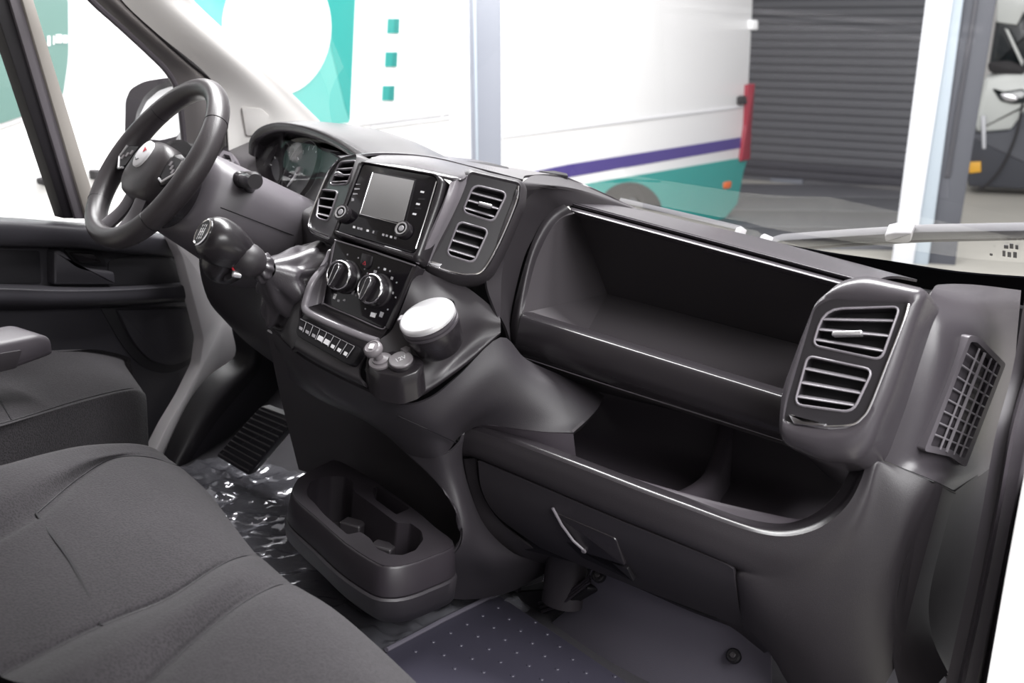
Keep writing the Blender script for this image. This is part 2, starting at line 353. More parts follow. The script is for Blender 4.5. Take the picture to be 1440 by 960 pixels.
# centre stack housing
sheet('stack_hood', [[(510, 233, -0.150), (565, 240.5, -0.150), (628, 252, -0.150), (636, 258, -0.148)], [(511, 229.5, -0.148), (567, 236.5, -0.148), (631, 248.5, -0.148), (642, 254, -0.145)], [(515, 226, -0.135), (570, 231, -0.135), (637, 245, -0.135), (652, 251, -0.133)],
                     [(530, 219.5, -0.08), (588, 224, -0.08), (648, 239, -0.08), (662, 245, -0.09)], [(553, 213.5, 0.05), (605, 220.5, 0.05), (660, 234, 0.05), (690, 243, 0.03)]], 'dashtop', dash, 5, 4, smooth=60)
sheet('stack_side', [[(634, 256, -0.152), (625, 285, -0.167), (613, 315, -0.182), (600, 345, -0.195), (588, 371, -0.206)], [(646, 252, -0.140), (637, 283, -0.153), (623, 314, -0.168), (608, 345, -0.181), (595, 372, -0.19)],
                     [(660, 246, -0.105), (648, 278, -0.128), (632, 312, -0.148), (615, 345, -0.163), (602, 374, -0.172)]], 'satin', dash, 5, 5, smooth=60)
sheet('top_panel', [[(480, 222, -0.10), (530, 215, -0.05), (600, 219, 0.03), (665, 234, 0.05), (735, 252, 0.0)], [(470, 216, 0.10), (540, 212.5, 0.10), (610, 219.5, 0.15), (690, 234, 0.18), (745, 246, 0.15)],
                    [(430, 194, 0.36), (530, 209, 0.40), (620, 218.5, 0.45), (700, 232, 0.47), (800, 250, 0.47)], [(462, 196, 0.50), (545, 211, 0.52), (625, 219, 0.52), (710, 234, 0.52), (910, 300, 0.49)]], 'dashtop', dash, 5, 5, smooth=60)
for a, b in (((652, 229), (716, 241)), ((757, 243), (799, 250))):
    q = Plane(Y(652, 229, 0.24), Y(716, 241, 0.24), Y(690, 231, 0.40))
    MB().plate(q, fil([a, lp(a, b, 0.45), b, (b[0] - 2, b[1] - 3.5), (lp(a, b, 0.5)[0], lp(a, b, 0.5)[1] - 4)], 1.5), off=0.004, t=0.006, b=0.001).build('defroster_slot', 'black', dash)
# console deck and face
sheet('console_face', [[(456, 424, -0.2265), (500, 443, -0.2265), (545, 463, -0.2265)], [(445, 429, -0.226), (489, 452, -0.234), (539, 471, -0.232)], [(434, 432, -0.242), (482, 456, -0.250), (533, 478, -0.248)], [(430, 437, -0.250), (478, 461, -0.258), (530, 483, -0.256)],
                       [(424, 450, -0.252), (470, 474, -0.260), (518, 496, -0.258)], [(419, 470, -0.262), (460, 495, -0.270), (505, 518, -0.268)], [(414, 486, -0.268), (455, 510, -0.275), (508, 536, -0.272)], [(418, 494, -0.258), (456, 516, -0.266), (516, 545, -0.264)]], 'dash', dash, 5, 4, smooth=60)
MB().tube(crom(Yl([(455, 377, -0.214), (440, 396, -0.236), (431, 420, -0.246), (430, 436, -0.2505), (452, 449, -0.2545), (482, 462, -0.2575), (510, 473, -0.2565), (531, 480, -0.2535)]), 6), 0.0055, 10).build('console_ridge', 'lit_satin', dash, smooth=60)
sheet('console_surround', [[(472, 338, -0.206), (463, 381, -0.217), (456, 424, -0.2265)], [(466, 348, -0.205), (455, 385, -0.215), (446, 428, -0.226)], [(460, 368, -0.215), (443, 392, -0.232), (433, 432, -0.243)], [(457, 370, -0.212), (439, 393, -0.235), (429, 436, -0.249)], [(452, 374, -0.18), (432, 398, -0.22), (421, 450, -0.24)]], 'lit_satin', dash, 5, 4, smooth=60)
sheet('console_edge', [[(452, 374, -0.18), (432, 398, -0.22), (422, 430, -0.245), (420, 455, -0.253), (419, 470, -0.262), (414, 486, -0.268)], [(440, 378, -0.16), (424, 400, -0.20), (411, 435, -0.235), (405, 462, -0.248), (408, 480, -0.258), (410, 492, -0.262)],
                       [(442, 380, -0.13), (423, 403, -0.17), (409, 438, -0.19), (398, 460, -0.21), (396, 474, -0.235), (417, 495, -0.256)]], 'dash', dash, 5, 5, smooth=60)
sheet('console_deck', [[(587, 373, -0.204), (612, 388, -0.165), (650, 400, -0.13), (690, 430, -0.102), (703, 446, -0.095)], [(572, 415, -0.217), (600, 430, -0.202), (640, 440, -0.168), (680, 447, -0.122), (704, 452, -0.1)],
                       [(552, 462, -0.231), (580, 490, -0.226), (622, 492, -0.192), (668, 470, -0.132), (704, 460, -0.1)], [(533, 478, -0.249), (550, 520, -0.252), (602, 528, -0.222), (652, 494, -0.152), (704, 466, -0.1)],
                       [(518, 496, -0.259), (532, 545, -0.266), (578, 558, -0.252), (642, 518, -0.182), (704, 468, -0.098)], [(514, 520, -0.266), (522, 549, -0.262), (572, 566, -0.242), (645, 521, -0.172), (704, 470, -0.09)]], 'dash', dash, 5, 5, smooth=60)
# lower centre body
sheet('lower_body', [[(381, 463, -0.222), (420, 499, -0.255), (468, 527, -0.262), (516, 550, -0.26), (565, 569, -0.242), (605, 560, -0.218), (645, 528, -0.172), (704, 474, -0.10), (740, 505, -0.04), (792, 529, 0.01), (850, 556, 0.06)], [(387, 482, -0.218), (428, 524, -0.245), (474, 550, -0.248), (520, 572, -0.243), (566, 592, -0.228), (612, 592, -0.203), (655, 562, -0.163), (708, 520, -0.11), (748, 530, -0.065), (795, 548, -0.02), (841, 573, 0.02)],
                     [(400, 508, -0.205), (437, 545, -0.228), (484, 571, -0.228), (527, 595, -0.22), (572, 616, -0.205), (618, 617, -0.182), (656, 590, -0.142), (700, 565, -0.112), (742, 566, -0.08), (786, 576, -0.045), (826, 590, -0.012)], [(408, 534, -0.195), (450, 562, -0.205), (508, 589, -0.202), (545, 614, -0.192), (578, 640, -0.18), (622, 640, -0.168), (648, 612, -0.118), (680, 597, -0.100), (722, 602, -0.088), (766, 607, -0.068), (806, 608, -0.045)]], 'dash2', dash, 5, 5, smooth=60)
sheet('tray_apron', [[(660, 602, -0.100), (680, 597, -0.099), (722, 602, -0.087), (766, 607, -0.067), (806, 608, -0.044)], [(665, 612, -0.075), (690, 618, -0.068), (730, 632, -0.062), (772, 648, -0.05), (812, 664, -0.03)]], 'tray', dash, 4, 3)
sheet('tray_side', [[(850, 556, 0.06), (841, 573, 0.02), (826, 590, -0.012), (806, 608, -0.045)], [(846, 562, 0.22), (838, 578, 0.20), (820, 601, 0.16), (806, 611, 0.10)]], 'inner', dash, 5, 3)
MB().tube(Yl([(560, 585, -0.2365), (600, 603, -0.2185), (641, 622, -0.158)]), 0.0008, 6).build('seam', 'black', dash)
sheet('lower_body', [[(545, 614, -0.192), (578, 640, -0.180), (622, 640, -0.168), (648, 622, -0.13), (654, 606, -0.105)], [(585, 645, -0.17), (617, 680, -0.160), (635, 670, -0.150), (647, 655, -0.122), (650, 640, -0.097)], [(615, 680, -0.158), (642, 713, -0.150), (650, 703, -0.138), (657, 692, -0.112), (659, 684, -0.090)],
                     [(642, 713, -0.150), (650, 747, -0.147), (662, 746, -0.130), (673, 742, -0.102), (682, 739, -0.070)], [(650, 747, -0.147), (647, 767, -0.147), (668, 782, -0.105), (693, 784, -0.072), (723, 778, -0.030)], [(647, 765, -0.147), (630, 788, -0.150), (664, 812, -0.068), (706, 815, -0.018), (765, 792, 0.030)],
                     [(630, 788, -0.150), (585, 818, -0.150), (640, 842, -0.060), (712, 834, 0.02), (768, 805, 0.06)]], 'dash2', dash, 5, 5, smooth=60)
sheet('recess_wall', [[(375, 465, -0.10), (470, 520, -0.10), (560, 580, -0.06), (690, 640, 0.0)], [(395, 560, 0.0), (480, 600, 0.01), (570, 650, 0.03), (690, 700, 0.05)], [(420, 660, 0.05), (500, 690, 0.06), (590, 750, 0.06), (700, 800, 0.08)]], 'inner', dash, 4, 4)
# lower tray
lip = [(655, 590, -0.088), (700, 606, -0.092), (770, 632, -0.092), (840, 658, -0.090), (910, 685, -0.086), (973, 708, -0.080), (1030, 729, -0.072), (1075, 741, -0.064), (1112, 742, -0.056), (1150, 730, -0.046), (1184, 703, -0.034), (1203, 670, -0.022), (1216, 638, -0.010)]
def sh(l, dx, dy, dyy): return [(a + dx, b + dy, c + dyy) for a, b, c in l]
lipf = [(652, 600, -0.100), (697, 614, -0.104), (767, 640, -0.104), (838, 667, -0.102), (908, 694, -0.098), (971, 717, -0.092), (1028, 738, -0.084), (1075, 751, -0.077), (1114, 753, -0.070), (1154, 741, -0.060), (1189, 713, -0.048), (1209, 679, -0.036), (1221, 643, -0.024)]
lipi = [(662, 590, -0.072), (707, 604, -0.076), (777, 629, -0.076), (846, 655, -0.074), (915, 681, -0.070), (977, 703, -0.064), (1033, 724, -0.056), (1075, 734, -0.048), (1109, 735, -0.041), (1143, 723, -0.033), (1174, 697, -0.022), (1193, 665, -0.012), (1205, 634, 0.0)]
liph = [(653, 593, -0.095), (698, 608, -0.099), (768, 634, -0.099), (839, 661, -0.097), (909, 688, -0.093), (972, 711, -0.087), (1029, 732, -0.079), (1075, 745, -0.071), (1113, 746, -0.063), (1152, 734, -0.053), (1187, 706, -0.041), (1206, 673, -0.029), (1219, 640, -0.017)]
sheet('tray_lip', [lipi, lip, liph, lipf], 'smooth', dash, 4, 3, smooth=70)
def dn(l, z, dy=0.0): return [Vector((p.x, p.y + dy, z)) for p in Yl(l)]
MB().grid([Yl(lipi), dn(lipi, 0.40, 0.01), dn(lipi, 0.37, 0.02), dn(sh(lipi, 0, 0, 0.02), 0.355, 0.05), [Vector((p.x, 0.15, 0.352)) for p in Yl(lipi)], [Vector((p.x - 0.03, 0.20, 0.365)) for p in Yl(lipi)], [Vector((p.x - 0.04, 0.215, 0.41)) for p in Yl(lipi)], [Vector((p.x - 0.04, 0.215, 0.545)) for p in Yl(lipi)]], 3, 3).build('tray_pan', 'tray', dash, smooth=60, solid=0.003)
sheet('tray_roof', [seg((727, 500, 0.015), (1124, 629, 0.015), 3), seg((736, 507, 0.05), (1126, 633, 0.05), 3), [tuple(p) for p in seg((800, 540, 0.21), (1128, 622, 0.21), 3)]], 'inner', dash, 3, 3, smooth=60)
dv = Yl([(1021, 598, 0.17), (1016, 622, 0.145), (1008, 648, 0.11), (998, 668, 0.065), (976, 684, 0.0), (945, 699, -0.062)])
dv = crom(dv, 5); w = Vector((0.013, 0, 0))
MB().loft([[p - w + Vector((0, 0, -0.10)) for p in dv], [p - w + Vector((0, 0, -0.006)) for p in dv], [p - w * 0.5 for p in dv], [p + w * 0.5 for p in dv], [p + w + Vector((0, 0, -0.006)) for p in dv], [p + w * 1.6 + Vector((0, 0, -0.10)) for p in dv]], closed=False).build('tray_divider', 'tray', dash, smooth=60)
# lower fascia below the tray
seam_ = [(649, 640, -0.094), (671, 643, -0.100), (742, 673, -0.100), (812, 703, -0.098), (873, 729, -0.095), (950, 760, -0.090), (1020, 789, -0.083), (1078, 808, -0.075), (1120, 812, -0.068), (1164, 800, -0.058), (1203, 764, -0.046), (1225, 715, -0.034), (1240, 660, -0.022)]
mid_ = [((a[0] + b[0]) / 2, (a[1] + b[1]) / 2, (a[2] + b[2]) / 2 - 0.004) for a, b in zip(lipf, seam_)]
lo_ = lambda l, dx, dy, d: [(a + dx, b + dy, c + d) for a, b, c in l]
sheet('lower_fascia', [lipf + [(1223, 640, -0.018)], mid_ + [(1236, 648, -0.016)], seam_ + [(1258, 655, -0.008)],
      lo_(seam_[:6], 0, 4, 0.03) + [(1024, 800, -0.055), (1041, 812, -0.077), (1098, 852, -0.068), (1155, 858, -0.060), (1208, 836, -0.048), (1246, 780, -0.032), (1274, 715, -0.016), (1296, 671, 0.005)],
      lo_(seam_[:6], 2, 25, 0.04) + [(1026, 838, -0.035), (1045, 850, -0.060), (1100, 890, -0.058), (1158, 905, -0.054), (1212, 890, -0.043), (1250, 835, -0.026), (1278, 750, -0.008), (1314, 678, 0.016)],
      lo_(seam_[:6], 4, 50, 0.055) + [(1034, 876, -0.012), (1054, 885, -0.038), (1104, 925, -0.042), (1160, 950, -0.045), (1216, 940, -0.036), (1254, 890, -0.018), (1270, 810, 0.004), (1320, 681, 0.024)],
      lo_(seam_[:6], 8, 70, 0.07) + [(1060, 912, 0.01), (1084, 918, -0.02), (1112, 965, -0.028), (1165, 995, -0.03), (1222, 985, -0.025), (1262, 930, -0.006), (1282, 850, 0.02), (1326, 684, 0.034)]], 'dash', dash, 5, 5, smooth=60)
# glove box door
gd = [[(672, 648, -0.0995), (742, 677, -0.0995), (812, 707, -0.0975), (873, 733, -0.0945), (950, 764, -0.0895), (1014, 790, -0.083), (1031, 800, -0.081)], [(678, 690, -0.088), (745, 716, -0.088), (815, 742, -0.086), (876, 765, -0.083), (952, 795, -0.078), (1016, 820, -0.072), (1035, 829, -0.070)],
      [(702, 728, -0.068), (760, 752, -0.066), (822, 775, -0.063), (882, 796, -0.060), (957, 826, -0.055), (1020, 850, -0.050), (1040, 858, -0.048)], [(760, 770, -0.035), (795, 785, -0.034), (835, 802, -0.032), (892, 824, -0.030), (965, 852, -0.026), (1028, 876, -0.022), (1050, 884, -0.020)]]
sheet('glove_door', gd, 'dash2', dash, 5, 5, solid=0.008, smooth=60)
sheet('glove_frame', [[(652, 645, -0.086), (660, 684, -0.080), (682, 739, -0.060), (723, 778, -0.022), (765, 792, 0.02)], [(668, 644, -0.092), (676, 690, -0.082), (701, 730, -0.060), (742, 766, -0.035), (775, 780, -0.01)]], 'dash', dash, 5, 3, smooth=60)
sheet('glove_gap', [[(655, 640, -0.075), (873, 727, -0.075), (1045, 800, -0.06)], [(690, 760, -0.03), (880, 812, -0.02), (1058, 886, -0.005)]], 'black', dash, 4, 4)
GD = Plane(Y(777, 714, -0.0875), Y(871, 754, -0.0835), Y(819, 772, -0.062))
h = MB().plate(GD, fil([(779, 715), (869, 754), (882, 792), (819, 772), (800, 752)], [3, 6, 3, 8, 8]), off=0.006, t=0.010, b=0.002).build('glove_handle', 'smooth', dash)
MB().plate(GD, fil([(774, 712), (776, 711), (802, 752), (822, 774), (884, 797), (893, 816), (820, 782), (796, 758)], 2), off=0.0035, t=0.010, b=0.001).build('handle_shadow', 'black', dash)  # black strip painting the recess outline and the shadow below the handle
MB().tube(Yl([(777, 714, -0.097), (790, 738, -0.087), (806, 760, -0.078), (822, 774, -0.07)]), 0.0022, 8).build('handle_edge', 'satin', dash)
MB().lathe(GD.P(821, 774, 0.006), GD.n, [(0.0045, -0.002), (0.0045, 0.001), (0.003, 0.0025)], 12).build('handle_stud', 'satin', dash)
# right body below pod
sheet('right_body', [[(1312, 677, 0.014), (1293, 735, 0.012), (1271, 802, -0.002), (1257, 872, -0.014), (1260, 930, -0.014), (1275, 985, -0.010)], [(1328, 684, 0.045), (1310, 740, 0.040), (1288, 810, 0.03), (1276, 872, 0.02), (1280, 930, 0.02), (1296, 985, 0.02)],
                     [(1343, 693, 0.085), (1326, 755, 0.085), (1310, 820, 0.085), (1306, 862, 0.08), (1314, 905, 0.075), (1333, 945, 0.07)]], 'dash', dash, 5, 5, smooth=60)
sheet('right_infill', [[(1343, 691, 0.087), (1325, 755, 0.10), (1309, 820, 0.10), (1305, 862, 0.095), (1313, 905, 0.09), (1333, 950, 0.085)], [(1401, 648, 0.191), (1390, 700, 0.185), (1375, 770, 0.17), (1362, 840, 0.16), (1350, 900, 0.15), (1338, 960, 0.14)]], 'dash', dash, 5, 5, smooth=60)
# end cap
sheet('end_cap', [[(1319, 400, 0.16), (1345, 399, 0.20), (1380, 401, 0.26), (1436, 408, 0.36)], [(1313, 405, 0.08), (1345, 412, 0.12), (1385, 420, 0.18), (1434, 432, 0.30)], [(1302, 430, 0.045), (1338, 445, 0.072), (1388, 460, 0.14), (1430, 475, 0.27)], [(1288, 470, 0.030), (1330, 490, 0.050), (1382, 510, 0.12), (1425, 530, 0.24)],
                  [(1270, 540, 0.012), (1312, 570, 0.032), (1362, 600, 0.10), (1409, 602, 0.21)], [(1245, 600, 0.0), (1292, 625, 0.020), (1345, 655, 0.085), (1400, 650, 0.19)], [(1222, 640, -0.008), (1265, 656, 0.004), (1312, 675, 0.02), (1343, 690, 0.09)]], 'dashtop', dash, 5, 5, smooth=60)
MB().tube(Yl([(1219, 642, -0.014), (1265, 658, -0.002), (1312, 677, 0.013), (1343, 693, 0.082)]), 0.0014, 6).build('seam', 'black', dash)
# black backing added behind the dashboard so its gaps read dark
MB().box(Vector((0.0, 0.46, 0.36)), Vector((0.80, 0, 0)), Vector((0, 0.02, 0)), Vector((0, 0, 0.30))).build('gap_backing', 'black', dash)
# ------------------------------------------------------------------ air vents
def slats(pl, quad, n, t0, t1, parent, depth=0.016, th=0.0016, off=-0.007, tilt=0.35):
    TL, TR, BR, BL = quad
    for i in range(n):
        t = t0 + (t1 - t0) * i / max(1, n - 1)
        a = pl.P(*lp(TL, BL, t)) + pl.n * off; b = pl.P(*lp(TR, BR, t)) + pl.n * off
        al = (b - a); up = pl.n.cross(al).normalized()
        if up.z < 0: up = -up
        d = (pl.n * math.cos(tilt) - up * math.sin(tilt)).normalized(); u2 = al.normalized().cross(d)
        c = (a + b) / 2
        h = al * 0.5; e = [(-depth / 2, 0.45), (-depth / 4, 0.9), (depth / 4, 1.0), (depth / 2 - 0.0012, 0.75), (depth / 2, 0.0), (depth / 2 - 0.0012, -0.75), (depth / 4, -1.0), (-depth / 4, -0.9), (-depth / 2, -0.45)]
        MB().loft([[c - h + d * x + u2 * (y * th) for x, y in e], [c + h + d * x + u2 * (y * th) for x, y in e]], True, True, True).build('slat', 'slat', parent, smooth=60)
def vent(label, pl, outer, openings, group, tab=None, ns=(3, 3), fmat='ventf'):
    e = empty('air_vent', pl.P(*openings[1][0]), label, 'air vent', group)
    holes = [fil(o, r, 4) for o, r in openings_r(openings)]
    holed(MB(), pl, outer, holes, 0.0, 0.03, 0.022).build('frame', fmat, e, smooth=45)
    for (o, hl), k in zip(zip(openings, holes), ns):
        lo = pl.L(hl); n = pl.n
        MB().ring([inset(lo, -0.0032, n), [p + n * 0.0016 for p in inset(lo, -0.0026, n)], [p + n * 0.0020 for p in inset(lo, -0.0012, n)], [p + n * 0.0008 for p in lo], [p - n * 0.003 for p in lo]]).build('bezel', 'bezelg', e, smooth=60)
        MB().plate(pl, hl, off=-0.021, t=0.002, b=0).build('duct', 'hole', e)
        slats(pl, [o[0], o[1], o[2], o[3]], k, 0.22, 0.82, e)
    if tab:
        c, w, hgt = tab; o = openings[0]; up = (pl.P(*o[0]) - pl.P(*o[3])).normalized(); sx = (pl.P(*o[1]) - pl.P(*o[0])).normalized(); cc = pl.P(*c) + pl.n * 0.002
        MB().box(cc, sx * w, up * hgt, pl.n * 0.007).build('tab', 'silver', e, bevel=0.0015)
    return e
def openings_r(ops): return [(o[:4], o[4] if len(o) > 4 else 5) for o in ops]
G = 'dashboard air vents'
PVR = Plane(Y(662, 243, -0.105), Y(731, 259, -0.066), Y(601, 373, -0.172))
pvr_o = fil([(663, 245), (729, 260), (727, 284), (702, 342), (680, 384), (640, 385), (603, 372), (625, 335)], [3, 5, 8, 10, 16, 10, 4, 20])
v = vent('ribbed twin air vent right of the radio, chrome strip under it', PVR, pvr_o, [((667, 261), (711, 272), (693, 310), (652, 297), [10, 7, 7, 7]), ((646, 313), (685, 324), (665, 368), (629, 357), [7, 7, 8, 8])], G, ((682, 289), 0.010, 0.0022), (3, 3))
n = PVR.n
lo = PVR.L(pvr_o)
MB().loft([[p + n * 0.0 for p in lo], [p + n * 0.003 for p in inset(lo, -0.003, n)], [p - n * 0.002 for p in inset(lo, -0.008, n)], [p - n * 0.02 for p in inset(lo, -0.014, n)], [p - n * 0.06 for p in inset(lo, -0.010, n)]]).build('housing', 'dash', v, smooth=70)
MB().tube(crom([PVR.P(*q) + n * 0.003 for q in ((729, 262), (725, 286), (701, 343), (679, 380), (660, 386), (640, 384), (606, 373))], 6), 0.0013, 8).build('chrome_strip', 'chrome', v)
MB().plate(PVR, fil([(598, 370), (607, 368), (622, 372), (618, 377)], 1.5), off=0.006, t=0.004).build('chrome_tip', 'chrome', v)
PVL = Plane(Y(505, 219, -0.135), Y(468, 336, -0.205), Y(474, 229, -0.100))
pvl_o = fil([(503, 220), (478, 226), (465, 243), (448, 283), (437, 314), (440, 325), (466, 336), (472, 322), (488, 280)], [4, 6, 8, 8, 5, 4, 4, 8, 20])
v = vent('narrow twin air vent left of the radio', PVL, pvl_o, [((478, 229), (501, 227), (489, 258), (465, 259), [6, 4, 5, 5]), ((451, 268), (475, 270), (462, 310), (446, 305), [5, 5, 6, 5])], G, ((480, 246), 0.008, 0.002), (3, 3))
n = PVL.n; lo = PVL.L(pvl_o)
MB().loft([[p for p in lo], [p + n * 0.003 for p in inset(lo, -0.003, n)], [p - n * 0.003 for p in inset(lo, -0.006, n)], [p - n * 0.07 for p in inset(lo, -0.008, n)]]).build('housing', 'dash', v, smooth=70)
MB().tube(crom([PVL.P(*q) + n * 0.003 for q in ((477, 227), (464, 244), (447, 284), (437, 313), (440, 323), (465, 334))], 6), 0.0016, 8).build('chrome_strip', 'chrome', v)
# side pod
POD = Plane(Y(1152, 417, -0.042), Y(1282, 424, -0.036), Y(1098, 595, -0.10))
pod_o = fil([(1146, 432), (1168, 420), (1278, 427), (1272, 452), (1225, 572), (1200, 599), (1160, 602), (1102, 592), (1108, 560)], [10, 10, 5, 10, 22, 14, 10, 6, 10])
v = vent('large twin air vent at the passenger end of the dashboard', POD, pod_o, [((1160, 436), (1263, 433), (1238, 504), (1145, 484), [26, 8, 10, 8]), ((1137, 502), (1225, 521), (1198, 578), (1119, 567), [8, 10, 14, 10])], G, ((1193, 470), 0.018, 0.0028), (3, 3))
n = POD.n; k = 48
bodyo = fil([(1092, 598), (1095, 550), (1118, 488), (1148, 420), (1180, 391), (1215, 382), (1304, 403), (1290, 440), (1255, 545), (1222, 624), (1200, 648), (1150, 646), (1096, 622)], [8, 20, 20, 14, 14, 14, 10, 14, 20, 22, 16, 16, 10], 5)
la = resamp(POD.L(pod_o), 96); c0 = POD.P(1190, 510)
def ang(l, c, pl):
    """start a loop at the point straight up from its centre so lofted loops line up"""
    bi = max(range(len(l)), key=lambda i: ((l[i] - c).dot(pl.v) * (1 if pl.v.z > 0 else -1)) - abs((l[i] - c).dot(pl.u)) * 2)
    l = l[bi:] + l[:bi]
    a = Vector()
    for i in range(len(l)): a += l[i].cross(l[(i + 1) % len(l)])
    return l if a.dot(pl.n) > 0 else [l[0]] + l[1:][::-1]
la = ang(la, c0, POD); lb = ang(resamp(POD.L(bodyo), 96), c0, POD)
def mixl(a, b, t): return [lerp(p, q, t) for p, q in zip(a, b)]
MB().loft([la, [p + n * 0.004 for p in mixl(la, lb, 0.15)], [p + n * 0.002 for p in mixl(la, lb, 0.6)], [p - n * 0.008 for p in mixl(la, lb, 0.95)], [p - n * 0.03 for p in lb], [p - n * 0.10 for p in lb], [p - n * 0.22 - Vector((0, 0, 0.012)) for p in lb]]).build('pod', 'dashtop', v, smooth=70)
MB().tube(crom([POD.P(*q) + n * 0.0035 for q in ((1279, 428), (1272, 452), (1248, 514), (1226, 570), (1214, 588), (1198, 598), (1160, 600), (1128, 595), (1114, 586))], 6), 0.0016, 8).build('chrome_strip', 'chrome', v)
MB().plate(POD, fil([(1110, 583), (1118, 584), (1130, 592), (1165, 597), (1160, 601), (1118, 597)], 2), off=0.006, t=0.005, b=0.0012).build('chrome_tip', 'chrome', v)
# side demister grille
GR = Plane(Y(1357, 472, 0.076), Y(1294, 630, 0.016), Y(1407, 509, 0.15))
ge = empty('demister_grille', GR.P(1350, 560), 'slanted demister grille of small square openings near the windscreen corner', 'air vent')
go = fil([(1357, 470), (1370, 472), (1408, 510), (1352, 655), (1330, 640), (1293, 632)], [5, 3, 4, 3, 3, 5])
gi = fil([(1359, 479), (1368, 480), (1401, 513), (1350, 643), (1331, 630), (1302, 625)], 3)
holed(MB(), GR, go, [gi], 0.007, 0.03, 0.02).build('frame', 'shroud', ge, smooth=45)
MB().plate(GR, gi, off=-0.008, t=0.002, b=0).build('duct', 'hole', ge)
for t in (0.28, 0.46, 0.68, 0.86):
    a, b = lp((1359, 479), (1401, 513), t), lp((1302, 625), (1350, 643), t)
    MB().tube([GR.P(*a) + GR.n * 0.007, GR.P(*b) + GR.n * 0.007], 0.0022 if t == 0.46 else 0.0014, 6).build('bar', 'slat', ge)
for i in range(1, 9):
    t = i / 9; a, b = lp((1359, 479), (1302, 625), t), lp((1401, 513), (1350, 643), t)
    MB().tube([GR.P(*a) + GR.n * 0.006, GR.P(*b) + GR.n * 0.006], 0.0013, 6).build('crossbar', 'slat', ge)

# ------------------------------------------------------------------ radio
PR = Plane(Y(512, 231, -0.152), Y(615, 251, -0.152), Y(478, 323, -0.200))
rd = empty('radio', PR.P(540, 330), 'glossy black car radio with grey touchscreen and two round knobs', 'radio')
n = PR.n
ro = fil([(512, 231), (612, 249), (617, 256), (587, 354), (582, 357), (476, 326), (480, 316)], [4, 8, 6, 4, 4, 4, 6])
MB().plate(PR, ro, off=0.004, t=0.03, b=0.001).build('faceplate', 'piano', rd)
bez = fil([(506, 228), (618, 246), (627, 254), (619, 285), (590, 367), (584, 368), (471, 332), (473, 322)], [4, 10, 8, 10, 4, 4, 4, 6])
lo, li = ang(resamp(PR.L(bez), 120), PR.P(545, 295), PR), ang(resamp(PR.L(ro), 120), PR.P(545, 295), PR)
MB().loft([[p - n * 0.02 for p in lo], [p + n * 0.001 for p in lo], [p + n * 0.006 for p in mixl(lo, li, 0.35)], [p + n * 0.006 for p in mixl(lo, li, 0.75)], [p + n * 0.002 for p in li]]).build('bezel', 'smooth', rd, smooth=60)
MB().tube([PR.P(*q) + n * 0.0065 for q in ((617, 258), (603, 306), (588, 352))], 0.0008, 6).build('bezel_trim', 'chrome', rd)
MB().tube(crom([PR.P(*q) + n * 0.0045 for q in ((474, 327), (500, 336), (545, 351), (584, 363))], 4), 0.0016, 8).build('lower_trim', 'satin', rd)
sc = [(527, 245), (585, 256), (569, 316), (509, 303)]
MB().plate(PR, fil([(524, 243), (588, 254), (572, 320), (506, 306)], 1.5), off=0.0046, t=0.003, b=0.0004).build('screen_frame', 'black', rd)
s_ = MB().plate(PR, sc, off=0.0052, t=0.003, b=0.0003).build('screen', 'screen', rd)
MB().tube([PR.P(*q) + n * 0.0055 for q in ((527, 245), (509, 303), (562, 317))], 0.0007, 6).build('screen_edge', 'chrome', rd)
def knob(c, pl, prof, nm, m, parent, seg=28): return MB().lathe(c, pl.n, prof, seg).build(nm, m, parent, smooth=40)
for c in ((487, 304), (572, 327)):
    p = PR.P(*c); k_ = knob(p, PR, [(0.0125, 0.003), (0.0125, 0.012), (0.0118, 0.014), (0.009, 0.0145)], 'knob', 'smooth', rd)
    knob(p, PR, [(0.009, 0.0145), (0.0095, 0.0158), (0.0075, 0.0155), (0.0065, 0.013)], 'knob_ring', 'silver', k_)
    MB().lathe(p, PR.n, [(0.0045, 0.0148), (0.0035, 0.0158)], 16).build('knob_mark', 'printdim', k_)
def mark(pl, pts, off, m, parent, nm='symbol', t=0.0006): return MB().plate(pl, pts, off=off, t=t, b=0).build(nm, m, parent)
for a, b in (((503, 260), (509, 261)), ((501, 266), (508, 268)), ((499, 273), (505, 275)), ((497, 280), (500, 284))):
    mark(PR, [a, (b[0], a[1] + 0.7), b, (a[0] - 0.4, b[1] + 0.6)], 0.0044, 'printdim', rd)
for y0, dx in ((270, 594), (280, 591), (287, 588), (293, 586), (301, 583)):
    mark(PR, [(dx, y0), (dx + (5 if y0 in (270, 287, 301) else 9), y0 + 1), (dx + (4 if y0 in (270, 287, 301) else 8), y0 + 3.4), (dx - 1, y0 + 2.4)], 0.0044, 'print_' if y0 in (270, 287, 301) else 'black', rd)
for i, x_ in enumerate((499, 505, 509, 518, 540, 545, 551, 557)):
    y_ = 319 + (x_ - 499) * 0.265
    mark(PR, [(x_, y_), (x_ + 3, y_ + 0.8), (x_ + 2.4, y_ + 3.8), (x_ - 0.6, y_ + 3)], 0.0044, 'print_' if i % 3 == 0 else 'printdim', rd)
mark(PR, [(526, 324), (534, 326), (532, 332), (524, 330)], 0.0044, 'black', rd, 'port')
mark(PR, [(527, 326), (529, 326.5), (528, 330), (526, 329.5)], 0.0047, 'printdim', rd)

